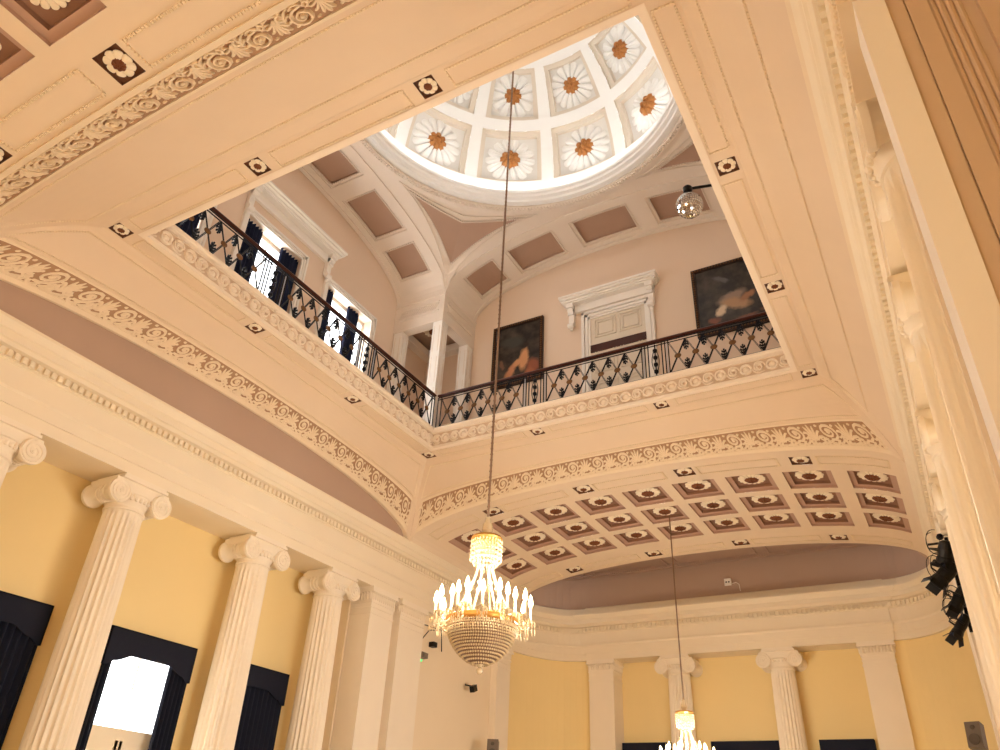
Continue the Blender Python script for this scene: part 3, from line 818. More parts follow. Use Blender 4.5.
def railing(k, label):
    x0, y0 = side(k, 0, H0+.06); t = thing('balustrade', label, 'railing', (x0, y0, GF), 'iron balustrades round the opening')
    def at(a, z, d=0): x, y = side(k, a, H0+.06+d); return Vector((x, y, z))
    def bar(m, pts, r, n=6): m.tube([at(*p) for p in pts], r, n)
    m = MB(); e = H0-.02
    V = []
    for a in (-e, e):
        for d, z in ((-.05, 1.12), (-.06, 1.16), (-.03, 1.2), (.03, 1.2), (.06, 1.16), (.05, 1.12)): V.append(at(a, GF+z, d))
    m.add(V, [(i, (i+1) % 6, 6+(i+1) % 6, 6+i) for i in range(6)] + [tuple(range(6)), tuple(range(6, 12))]); m.build('handrail', 'mahogany', t)
    m = MB()
    for z in (.06, 1.02, 1.09): bar(m, [(-e, GF+z), (e, GF+z)], .016 if z != .06 else .02)
    m.build('rail_bars', 'black_iron', t)
    piers = [(-5.15, -5.02), (-2.17, -1.43), (1.43, 2.17), (5.02, 5.15)]
    for a0, a1 in piers:
        m = MB()
        xs = (a0, a1) if a1-a0 < .3 else (a0, a0+.09, a0+.18, a1-.18, a1-.09, a1)
        for a in xs: bar(m, [(a, GF+.02), (a, GF+1.1)], .017)
        if a1-a0 > .3:
            c = (a0+a1)/2
            for z in (.2, .42, .64, .86):
                m.ball(at(c, GF+z), .065, 8, 5); 
            bar(m, [(c, GF+.05), (c, GF+1.05)], .02)
            for sg in (-1, 1): bar(m, [(c+sg*.1*sin(q*pi), GF+.1+.85*q) for q in lin(0, 1, 8)], .012, 4)
        m.build('pier', 'black_iron', t)
        if a1-a0 > .3:
            m = MB()
            for a in (a0+.045, a1-.045): bar(m, [(a, GF+.06), (a, GF+1.02)], .012)
            m.build('pale_bar', 'silver_iron', t)
    for a0, a1 in ((-5.02, -2.17), (-1.43, 1.43), (2.17, 5.02)):
        n = 6; w = (a1-a0)/n
        m = MB()
        for i in range(n):
            b0, b1 = a0+i*w, a0+(i+1)*w; c = (b0+b1)/2
            for dd in (0, .05):
                bar(m, [(b0+dd*.5, GF+.07), (b1-.02+dd*.5, GF+1.02)], .012, 4); bar(m, [(b1-dd*.5, GF+.07), (b0+.02-dd*.5, GF+1.02)], .009, 4)
        for i in range(n+1):
            c = a0+i*w
            if i in (0, n): continue
            for z0, sg in ((.08, 1), (1.0, -1)):
                lf = MB()
                bar(lf, [(c, GF+z0), (c, GF+z0+sg*.3)], .016, 4)
                for j, (zz, ww) in enumerate(((.1, .045), (.18, .06), (.26, .045))):
                    for s2 in (-1, 1):
                        lf.tube([at(c, GF+z0+sg*(zz-.04)), at(c+s2*ww, GF+z0+sg*zz), at(c+s2*ww*1.1, GF+z0+sg*(zz+.035))], [.018, .03, .012], 4)
                lf.ball(at(c, GF+z0+sg*.31), .026, 6, 4); lf.build('leaf_ornament', 'black_iron', t)
        m.build('lattice', 'black_iron', t)
        for i in range(n):
            c = a0+(i+.5)*w; mm = MB(); mm.ball(at(c, GF+.54), .095, 10, 6, sc=((.35, 1, .8) if k in (0, 2) else (1, .35, .8))); mm.build('medallion', 'bronze_boss', t, smooth=True)
railing(0, 'black lattice balustrade along the left side of the opening, in front of the windows')
railing(1, 'black lattice balustrade along the far side of the opening, below the paintings')

# ------------------------------------------------------------------ gallery: walls, barrels, pavilions, pendentives, ring, dome
PI_, GW = 5.54, 7.6        # pavilion corner, outer wall
ZS2, R2 = 16.31, 1.66
def ub(k, th, d, off=0):
    t = PI_*sin(th); x, y = side(k, t, d); return Vector((x, y, ZS2+R2*cos(th)**.93+off)) if abs(th) < pi/2-1e-6 else Vector((x, y, ZS2+off))
mb = MB()
for k in range(4):
    def P(u, v, off): return ub(k, u, v, off)
    holes = []
    for c in (-56, -28, 0, 28, 56):
        hw = 11
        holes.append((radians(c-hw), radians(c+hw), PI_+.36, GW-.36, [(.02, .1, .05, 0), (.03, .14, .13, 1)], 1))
    coffered(mb, P, lin(-pi/2, pi/2, 36), [PI_, GW], holes)
    for c in (-56, -28, 0, 28, 56):
        a0, a1 = radians(c-9.9), radians(c+9.9); d0, d1 = PI_+.44, GW-.44
        pl = [P(a, d0, .035) for a in lin(a0, a1, 6)] + [P(a, d1, .035) for a in lin(a1, a0, 6)]; pl.append(pl[0])
        mb.beads(pl, .08, .05, 2, hgt=.05)
    # rims at the wall and at the front edge
    for d0, d1, dz in ((PI_-.02, PI_+.14, .05), (GW-.16, GW-.02, .06)):
        ts = lin(-pi/2, pi/2, 36)
        for a, b in zip(ts, ts[1:]):
            mb.quad(P(a, d0, -dz), P(b, d0, -dz), P(b, d1, -dz), P(a, d1, -dz), 0)
            mb.quad(P(a, d0, 0.03), P(b, d0, .03), P(b, d0, -dz), P(a, d0, -dz), 0); mb.quad(P(a, d1, .03), P(b, d1, .03), P(b, d1, -dz), P(a, d1, -dz), 0)
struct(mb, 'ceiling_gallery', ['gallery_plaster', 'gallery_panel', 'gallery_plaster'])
# pendentives
RR, ZR = 5.17, 17.86
mb = MB()
def zfront(t):
    th = math.asin(max(-1, min(1, t/PI_))); return ZS2+R2*cos(th)**.93 if abs(th) < pi/2-1e-4 else ZS2
def pend_xy(phi, s):
    a = radians(phi); r = (RR*cos(a), RR*sin(a))
    e = (PI_, PI_*math.tan(a)) if phi <= 45 else (PI_/math.tan(a), PI_)
    return (r[0]+(e[0]-r[0])*s, r[1]+(e[1]-r[1])*s, e)
NP, NS = 48, 12          # heights of a smooth shell stretched between the ring and the two arches
PXY = [[pend_xy(90*i/NP, j/NS) for j in range(NS+1)] for i in range(NP+1)]
PZ = [[0.0]*(NS+1) for i in range(NP+1)]
for i in range(NP+1):
    e = PXY[i][NS][2]; ze = zfront(e[1] if 90*i/NP <= 45 else e[0])
    for j in range(NS+1): PZ[i][j] = ZR+(ze-ZR)*j/NS
PW = {}
for i in range(1, NP):
    for j in range(1, NS):
        w = []
        for di, dj in ((1, 0), (-1, 0), (0, 1), (0, -1), (1, 1), (-1, -1), (1, -1), (-1, 1)):
            p, q_ = PXY[i][j], PXY[i+di][j+dj]; w.append((i+di, j+dj, 1/((p[0]-q_[0])**2+(p[1]-q_[1])**2+1e-6)))
        t_ = sum(x[2] for x in w); PW[i, j] = [(x[0], x[1], x[2]/t_) for x in w]
for it in range(160):
    for (i, j), w in PW.items(): PZ[i][j] = sum(PZ[x][y]*z for x, y, z in w)
def pend(q, phi, s, off=0):     # q quadrant, phi 0..90 deg within, s 0 ring .. 1 square edge
    fi, fj = min(NP-1e-6, max(0, phi/90*NP)), min(NS-1e-6, max(0, s*NS)); i, j = int(fi), int(fj); u, v = fi-i, fj-j
    z = (PZ[i][j]*(1-u)+PZ[i+1][j]*u)*(1-v)+(PZ[i][j+1]*(1-u)+PZ[i+1][j+1]*u)*v - off
    p = pend_xy(phi, s); c, sn = [(1, 0), (0, 1), (-1, 0), (0, -1)][q]
    return Vector((CX+p[0]*c-p[1]*sn, CY+p[0]*sn+p[1]*c, z))
for q in range(4):
    mb.grid(lambda u, v: pend(q, u, v), lin(0, 90, 48), lin(0, 1, 12), 0)
    # three cornered sunk panel
    A, B, C = (24, .22), (66, .22), (45, .82)
    def tri(al, be, off): # barycentric
        g = 1-al-be; return pend(q, A[0]*al+B[0]*be+C[0]*g, A[1]*al+B[1]*be+C[1]*g, off)
    n = 14
    def Pt(p, v): sv = A[1]+(C[1]-A[1])*v; return pend(q, 45+(A[0]-45)*(1-v)*p, sv, .035)
    mb.grid(Pt, lin(-1, 1, n), lin(0, .999, n), 1)
    A2, B2, C2 = (19, .13), (71, .13), (45, .97)
    for pp, sz in (((A, B, C), .07), ((A2, B2, C2), .035)):
        for s0, s1 in ((pp[0], pp[1]), (pp[1], pp[2]), (pp[2], pp[0])):
            pl = [pend(q, s0[0]+(s1[0]-s0[0])*t, s0[1]+(s1[1]-s0[1])*t, .04) for t in lin(0, 1, 12)]
            if sz > .05: mb.beads(pl, .08, .06, 0, hgt=.06)
            else: mb.tube(pl, .022, 4, 0)
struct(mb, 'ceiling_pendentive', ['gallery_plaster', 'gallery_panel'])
# ring cornice under the dome
mb = MB()
circ = [(CX+cos(-a), CY+sin(-a)) for a in lin(0, 2*pi, 96)[:-1]]
def ringprof(pr, mi):
    n = 96; V = []
    for r, z in pr:
        for i in range(n): a = 2*pi*i/n; V.append((CX+r*cos(a), CY+r*sin(a), z))
    mb.add(V, [(j*n+i, j*n+(i+1) % n, (j+1)*n+(i+1) % n, (j+1)*n+i) for j in range(len(pr)-1) for i in range(n)], mi)
ringprof([(5.25, 17.84), (5.14, 17.83), (5.12, 17.80), (5.06, 17.80), (5.05, 17.86), (4.98, 17.88), (4.98, 17.97)], 1)
ringprof([(4.98, 17.97), (4.9, 17.97), (4.88, 17.93), (4.78, 17.95), (4.76, 18.02), (4.72, 18.04), (4.66, 18.06), (4.64, 18.13), (4.58, 18.16), (4.58, 18.27), (4.63, 18.3), (5.0, 18.32)], 0)
for i in range(300):
    a = 2*pi*i/300; M = Matrix.Translation((CX+5.02*cos(a), CY+5.02*sin(a), 17.84)) @ Matrix.Rotation(a, 4, 'Z'); mb.obox(M, .07, .06, .07, 1)
struct(mb, 'trim_dome_ring', ['dome_white', 'gallery_plaster'])
# dome
ZD, RD = 18.8, 5.0
def Pd(az, el, off):
    r = (RD+off)*cos(radians(el)); return Vector((CX+r*cos(radians(az)), CY+r*sin(radians(az)), ZD+(RD+off)*sin(radians(el))))
mb = MB(); holes = []
ROWS = [(3.5, 26), (30.5, 50), (54, 69)]
for i in range(12):
    az = i*30
    for r, (e0, e1) in enumerate(ROWS):
        hw = (12.6, 12.2, 11.2)[r]; sc = 1/cos(radians((e0+e1)/2))
        holes.append((az-hw, az+hw, e0, e1, [(1.7*sc, 1.7, .1, 2), (2.0*sc, 2.0, .26, 2)], 1))
coffered(mb, Pd, lin(-15, 345, 72), lin(-1, 76, 12), holes)
ringprof([(4.99, 18.3), (5.0, ZD-.08)], 0)
# lantern drum over the eye of the dome
ringprof([(RD*cos(radians(76)), ZD+RD*sin(radians(76))), (1.1, 23.8), (1.1, 25.4)], 0)
mb.keep = True
struct(mb, 'ceiling_dome', ['dome_white', 'dome_recess', 'dome_reveal'])
flower_proto('domeA', 16, 0, 'dome_white', 'dome_gilt', 1, .2, name='dome_flower')
flower_proto('domeB', 12, 1, 'dome_white', 'dome_gilt', 1, .2, name='dome_flower')
flower_proto('domeC', 14, 2, 'dome_white', 'dome_gilt', 1, .22, name='dome_flower')
DL = {}
rowname = ['lowest', 'second', 'third']
vis = {0: [30, 60, 90, 120, 150, 180], 1: [30, 60, 90, 120, 150, 0], 2: [60, 90, 120, 30]}
for r in range(3):
    order = sorted(vis[r], reverse=True)
    for az in order:
        el = sum(ROWS[r])/2
        if r == 0: nm = {180: 'at the left end of', 150: 'left of the rope in', 120: 'behind the rope in', 90: 'first right of the rope in', 60: 'second right of the rope in', 30: 'at the right end of'}[az]
        elif r == 1: nm = {150: 'left of the rope in', 120: 'behind the rope in', 90: 'first right of the rope in', 60: 'second right of the rope in', 30: 'third right of the rope in', 0: 'at the right end of'}[az]
        else: nm = {120: 'left of', 90: 'left of centre of', 60: 'right of centre of', 30: 'at the right end of'}[az] if az != 120 else 'at the left end of'
        key = (('domeC', 'domeA')[(az//30) % 2] if r == 0 else ('domeA', 'domeB', 'domeC')[(az//30) % 3] if r == 1 else 'domeB')
        p = Pd(az, el, .25); n = Vector((CX, CY, ZD))-p
        place_flower(key, frame(p, n, (0, 0, 1), (.9, .76, .46)[r]), 'dome flower %s the %s ring' % (nm, rowname[r]), 'flowers in the dome coffers')
# gallery outer walls
winG = [(9.85, 12.4), (13.35, 15.75), (6.95, 9.15)]
mb = MB()
for k in range(4):
    holes = []
    if k == 0:
        holes = [(10.05, 12.28, GF+.02, 14.95), (13.5, 15.7, GF+.02, 14.9), (6.4, 8.85, GF+.02, 14.9)]
        wall_with_holes(mb, CX-GW, CY-GW, CY+GW, GF, 18.4, holes, th=.45, sg=-1)
    else:
        a, b = side(k, -GW, GW), side(k, GW, GW); mb.quad((*a, GF), (*b, GF), (*b, 18.4), (*a, 18.4))
struct(mb, 'wall_gallery', 'gallery_wall')
# the corner pavilions
for (sx, sy, vis_) in ((-1, 1, 1), (1, 1, 0), (-1, -1, 0), (1, -1, 0)):
    mb = MB()
    def X(d): return CX+sx*d
    def Y(d): return CY+sy*d
    def bx(a0, a1, b0, b1, z0, z1): mb.box(min(X(a0), X(a1)), max(X(a0), X(a1)), min(Y(b0), Y(b1)), max(Y(b0), Y(b1)), z0, z1)
    zb, zt = 15.15, 16.32
    bx(PI_, PI_+.34, PI_, GW, zb, zt); bx(PI_+.34, GW, PI_, PI_+.34, zb, zt); bx(GW-.3, GW, PI_+.34, GW, zb+.01, zb+.3); bx(PI_+.34, GW-.3, GW-.3, GW, zb+.01, zb+.3)
    bx(PI_-.04, PI_+.0, PI_-.04, GW, zt-.1, zt+.02); bx(PI_, GW, PI_-.04, PI_, zt-.1, zt+.02)
    bx(PI_-.03, PI_, PI_+.2, GW-.25, zb+.42, zb+.48); bx(PI_-.03, PI_, PI_+.2, GW-.25, zb+.82, zb+.88)
    bx(PI_+.2, GW-.25, PI_-.03, PI_, zb+.42, zb+.48); bx(PI_+.2, GW-.25, PI_-.03, PI_, zb+.82, zb+.88)
    for i in range(16):
        c = PI_+.3+i*.1; M = Matrix.Translation((X(c), Y(PI_-.01), zb+.65)) @ Matrix.Rotation(.6, 4, 'Y'); mb.obox(M, .03, .05, .28)
        M = Matrix.Translation((X(PI_-.01), Y(c), zb+.65)) @ Matrix.Rotation(.6, 4, 'X'); mb.obox(M, .05, .03, .28)
    struct(mb, 'trim_pavilion', 'gallery_plaster')
    mb = MB(); mb.quad((X(PI_), Y(PI_), zb+.5), (X(GW), Y(PI_), zb+.5), (X(GW), Y(GW), zb+.5), (X(PI_), Y(GW), zb+.5)); struct(mb, 'ceiling_pavilion', 'gallery_panel')
    ps = [(PI_+.02, PI_+.02, 'white square post standing at the corner of the two balustrades')] if vis_ else [(PI_+.02, PI_+.02, None)]
    if vis_: ps += [(PI_+.02, GW-.4, 'white square post against the far wall, left of the first painting'), (GW-.4, PI_+.02, 'white square post against the left gallery wall, beyond the windows')]
    for a, b, l in ps:
        if l is None and not (sx == 1 and sy == 1): continue
        w = .36
        x0, x1 = sorted((X(a), X(a+w))); y0, y1 = sorted((Y(b), Y(b+w)))
        t = thing('gallery_post', l or 'white square post hidden behind the right edge of the opening', 'post', ((x0+x1)/2, (y0+y1)/2, GF), 'white posts of the gallery corners')
        m = MB(); m.box(x0, x1, y0, y1, GF, zb-.005); m.box(x0-.03, x1+.03, y0-.03, y1+.03, GF, GF+.25)
        sh = m.build('shaft', 'white_paint', t); m = MB()
        for (z0, z1) in ((GF+.4, 12.5), (12.7, 13.7), (13.9, 14.95)):
            for xx in (x0+.07, x1-.09):
                for yy in (y0-.012, y1-.005): m.box(xx, xx+.02, yy, yy+.017, z0, z1)
            for yy in (y0+.07, y1-.09):
                for xx in (x0-.012, x1-.005): m.box(xx, xx+.017, yy, yy+.02, z0, z1)
        m.build('panel_moulding', 'gallery_plaster', t)
place_flower('vaultB', frame((CX-6.57, CY+6.57, 15.62), (0, 0, -1), (0, 1, 0), .42), 'big white flower on the ceiling of the gallery corner, behind the post')

# door, hoods, windows, paintings of the gallery
def hood(k, a0, a1, zt, label, name='door_hood'):
    # a0..a1 along the wall, zt top of the cornice; brackets beneath
    def bx(m, b0, b1, d0, d1, z0, z1):
        p, q = side(k, b0, GW-d0), side(k, b1, GW-d1); m.box(min(p[0], q[0]), max(p[0], q[0]), min(p[1], q[1]), max(p[1], q[1]), z0, z1)
    x, y = side(k, (a0+a1)/2, GW); t = thing(name, label, 'moulding', (x, y, zt-.9))
    m = MB()
    for i, (ins, dep, z0, z1) in enumerate(((0, .5, zt-.07, zt), (.03, .44, zt-.14, zt-.07), (.08, .36, zt-.2, zt-.14), (.12, .3, zt-.24, zt-.2), (.2, .1, zt-.52, zt-.24))):
        bx(m, a0+ins, a1-ins, 0, dep, z0, z1)
    m.build('cornice', 'white_paint', t)
    for c in (a0+.32, a1-.32):
        m = MB(); bx(m, c-.12, c+.12, 0, .3, zt-.38, zt-.24); bx(m, c-.1, c+.1, 0, .2, zt-.62, zt-.38); bx(m, c-.09, c+.09, 0, .14, zt-1.0, zt-.6)
        p0, p1 = side(k, c-.1, GW-.16), side(k, c+.1, GW-.16)
        for zz, r in ((zt-.42, .1), (zt-1.05, .085)):
            m.tube([(*p0, zz), (*p1, zz)], r, 12)
        pc = side(k, c, GW-.12); m.ball((*pc, zt-1.17), .07, 8, 5)
        m.build('bracket', 'white_paint', t, smooth=False)
def doorcase(k, a0, a1, zt, name, col='white_paint', depth=.1, w=.2):
    def bx(m, b0, b1, d0, d1, z0, z1):
        p, q = side(k, b0, GW-d0), side(k, b1, GW-d1); m.box(min(p[0], q[0]), max(p[0], q[0]), min(p[1], q[1]), max(p[1], q[1]), z0, z1)
    m = MB()
    for i, (o, d) in enumerate(((0, depth), (w*.4, depth*.75), (w*.75, depth*.5))):
        e = w*(.32 if i < 2 else .25)
        bx(m, a0+o, a0+o+e, 0, d, GF, zt-o); bx(m, a1-o-e, a1-o, 0, d, GF, zt-o); bx(m, a0+o, a1-o, 0, d, zt-o-e, zt-o)
    return m, bx
m, bx = doorcase(1, -1.32, 1.15, 15.35, 'door_1', w=.3)
d = struct(m, 'door_1', 'white_paint')
m = MB(); bx(m, -1.03, .86, -.02, .02, GF, 15.1)
for r0, r1 in ((14.25, 14.95), (12.9, 13.9), (11.0, 12.6)):
    for c0, c1 in ((-.88, -.14), (-.02, .72)):
        for ins in (0, .1):
            for q in ((c0+ins, c1-ins, r0+ins, r0+ins+.03), (c0+ins, c1-ins, r1-ins-.03, r1-ins), (c0+ins, c0+ins+.03, r0+ins, r1-ins), (c1-ins-.03, c1-ins, r0+ins, r1-ins)):
                bx(m, q[0], q[1], .02, .045, q[2], q[3])
m.build('door_leaf', 'door_paint', d)
m = MB(); bx(m, -1.03, .86, .02, .05, 13.7, 13.98); m.build('door_rail', 'mahogany', d)
hood(1, -1.98, 1.42, 15.95, 'white moulded hood on scroll brackets over the gallery door')
hood(0, 9.62-CY, 13.6-CY, 16.05, 'white moulded hood on scroll brackets over the first gallery window', 'window_hood')
for i, (y0, y1, zt) in enumerate(((9.87, 12.45, 15.15), (13.3, 15.9, 15.1), (6.25, 9.0, 15.1))):
    m, bx = doorcase(0, y0-CY, y1-CY, zt, 'trim', w=.2)
    w = struct(m, 'window_%d' % (11+i), 'white_paint')
    m = MB(); X = CX-GW-.33; a, b = y0+.18, y1-.18
    m.box(X-.03, X+.03, a, b, zt-.32, zt-.2); m.box(X-.03, X+.03, a, a+.1, GF, zt-.3); m.box(X-.03, X+.03, b-.1, b, GF, zt-.3); m.box(X-.015, X+.015, (a+b)/2-.02, (a+b)/2+.02, GF, zt-.3)
    m.build('window_frame', 'white_paint', w)
    m = MB(); m.box(X-.006, X+.006, a+.05, b-.05, GF+.02, zt-.3); m.build('pane', 'window_glass', w)
CG = 'gallery curtains'
for y0, y1, l in ((10.06, 10.78, 'dark blue curtain at the left side of the hooded gallery window'), (11.55, 12.28, 'dark blue curtain at the right side of the hooded gallery window'),
                  (13.5, 13.95, 'dark blue curtain at the left side of the second gallery window'), (14.7, 15.25, 'dark blue curtain at the right side of the second gallery window'),
                  (7.9, 8.8, 'dark blue curtain at the gallery window behind the near end of the balustrade')):
    m = MB(); pleats(m, CX-GW-.2, y0, y1, GF+.05, 14.93, 1, 6 if y1-y0 > .6 else 4, .05); tag(m.build('curtain', 'gallery_velvet'), l, 'curtain', CG)

def painting(a0, a1, z0, z1, label, blobs, seed):
    k = 1; x, y = side(k, (a0+a1)/2, GW); t = thing('painting', label, 'painting', (x, y-.1, z0), 'paintings on the gallery wall')
    xa, xb = side(k, a0, GW)[0], side(k, a1, GW)[0]; Yw = CY+GW
    m = MB(); fw = .11
    for q in ((xa, xb, z1-fw, z1), (xa, xb, z0, z0+fw), (xa, xa+fw, z0+fw, z1-fw), (xb-fw, xb, z0+fw, z1-fw)): m.box(q[0], q[1], Yw-.12, Yw-.01, q[2], q[3])
    m.build('frame', 'frame_dark', t)
    m = MB()
    for i in range(int((xb-xa)/.09)): m.ball((xa+.05+i*.09, Yw-.12, z1-.055), .03, 6, 4); m.ball((xa+.05+i*.09, Yw-.12, z0+.055), .03, 6, 4)
    for i in range(int((z1-z0)/.09)): m.ball((xa+.055, Yw-.12, z0+.05+i*.09), .03, 6, 4); m.ball((xb-.055, Yw-.12, z0+.05+i*.09), .03, 6, 4)
    m.build('carved_edge', 'frame_gilt', t)
    mt = bpy.data.materials.new('canvas'); mt.use_nodes = True; nt = mt.node_tree; N = nt.nodes; Lk = nt.links; b = N['Principled BSDF']; b.inputs['Roughness'].default_value = .38
    tc = N.new('ShaderNodeTexCoord'); ns = N.new('ShaderNodeTexNoise'); ns.inputs['Scale'].default_value = 3.2; ns.inputs['Detail'].default_value = 8
    mp = N.new('ShaderNodeMapping'); mp.inputs['Location'].default_value = (seed, seed, 0)
    Lk.new(tc.outputs['Object'], mp.inputs[0]); Lk.new(mp.outputs[0], ns.inputs['Vector'])
    cr = N.new('ShaderNodeValToRGB'); cr.color_ramp.elements[0].color = srgb((18, 13, 12)); cr.color_ramp.elements[1].color = srgb((78, 68, 60)); cr.color_ramp.elements[0].position = .38; cr.color_ramp.elements[1].position = .75
    Lk.new(ns.outputs['Fac'], cr.inputs[0]); cur = cr.outputs[0]
    n2 = N.new('ShaderNodeTexNoise'); n2.inputs['Scale'].default_value = 7; n2.inputs['Detail'].default_value = 3; Lk.new(mp.outputs[0], n2.inputs['Vector'])
    sb = N.new('ShaderNodeVectorMath'); sb.operation = 'SUBTRACT'; sb.inputs[1].default_value = (.5, .5, .5); Lk.new(n2.outputs['Color'], sb.inputs[0])
    sc = N.new('ShaderNodeVectorMath'); sc.operation = 'SCALE'; sc.inputs['Scale'].default_value = .16; Lk.new(sb.outputs[0], sc.inputs[0])
    ad = N.new('ShaderNodeVectorMath'); ad.operation = 'ADD'; Lk.new(tc.outputs['Object'], ad.inputs[0]); Lk.new(sc.outputs[0], ad.inputs[1])
    for (px, pz, rx_, rz_, rot, c) in blobs:
        m2 = N.new('ShaderNodeMapping'); m2.vector_type = 'TEXTURE'; m2.inputs['Location'].default_value = (px, 0, pz); m2.inputs['Rotation'].default_value = (0, rot, 0); m2.inputs['Scale'].default_value = (rx_, 50, rz_)
        Lk.new(ad.outputs[0], m2.inputs[0]); ln = N.new('ShaderNodeVectorMath'); ln.operation = 'LENGTH'; Lk.new(m2.outputs[0], ln.inputs[0])
        mr = N.new('ShaderNodeMapRange'); mr.inputs[1].default_value = 1.1; mr.inputs[2].default_value = .6; Lk.new(ln.outputs['Value'], mr.inputs[0])
        mx = N.new('ShaderNodeMixRGB'); mx.inputs[2].default_value = srgb(c); Lk.new(mr.outputs[0], mx.inputs[0]); Lk.new(cur, mx.inputs[1]); cur = mx.outputs[0]
    Lk.new(cur, b.inputs['Base Color']); MATS['canvas%d' % seed] = mt
    m = MB(); m.box(xa+fw*.8, xb-fw*.8, Yw-.07, Yw-.03, z0+fw*.8, z1-fw*.8); m.build('canvas', 'canvas%d' % seed, t)
sk, sk2, dk = (206, 150, 104), (168, 100, 66), (20, 14, 14)
painting(-4.68, -2.74, 13.2, 15.72, 'dark old painting with a group of pale figures, left of the gallery door',
  [(-.2, 1.75, .5, .25, .2, (58, 60, 56)), (.25, .95, .2, .5, .12, sk), (.3, 1.5, .13, .13, 0, (40, 26, 20)), (.0, .85, .12, .3, .9, sk), (-.28, .5, .17, .42, .5, (200, 140, 100)), (.62, .6, .26, .34, -.3, (150, 84, 58)), (.45, .3, .2, .3, .2, sk2), (-.6, .9, .08, .22, -.2, (120, 86, 66)), (0, .12, .7, .12, 0, dk)], 3)
painting(2.44, 4.9, 13.2, 15.75, 'dark old painting of pale reclining figures under clouds, right of the gallery door',
  [(-.35, 1.95, .3, .1, .5, (96, 92, 92)), (.75, 1.8, .3, .12, .4, (80, 78, 80)), (-.1, 1.2, .5, .2, -.3, (150, 128, 110)), (.0, .95, .5, .22, .3, (178, 140, 104)), (.35, 1.1, .3, .12, -.5, (160, 112, 78)), (-.45, .8, .16, .24, .6, (214, 190, 160)), (-.7, .5, .2, .12, .2, (130, 76, 56)), (.2, .35, .4, .1, -.2, (120, 78, 60)), (.8, .5, .16, .12, .2, (110, 70, 52))], 7)

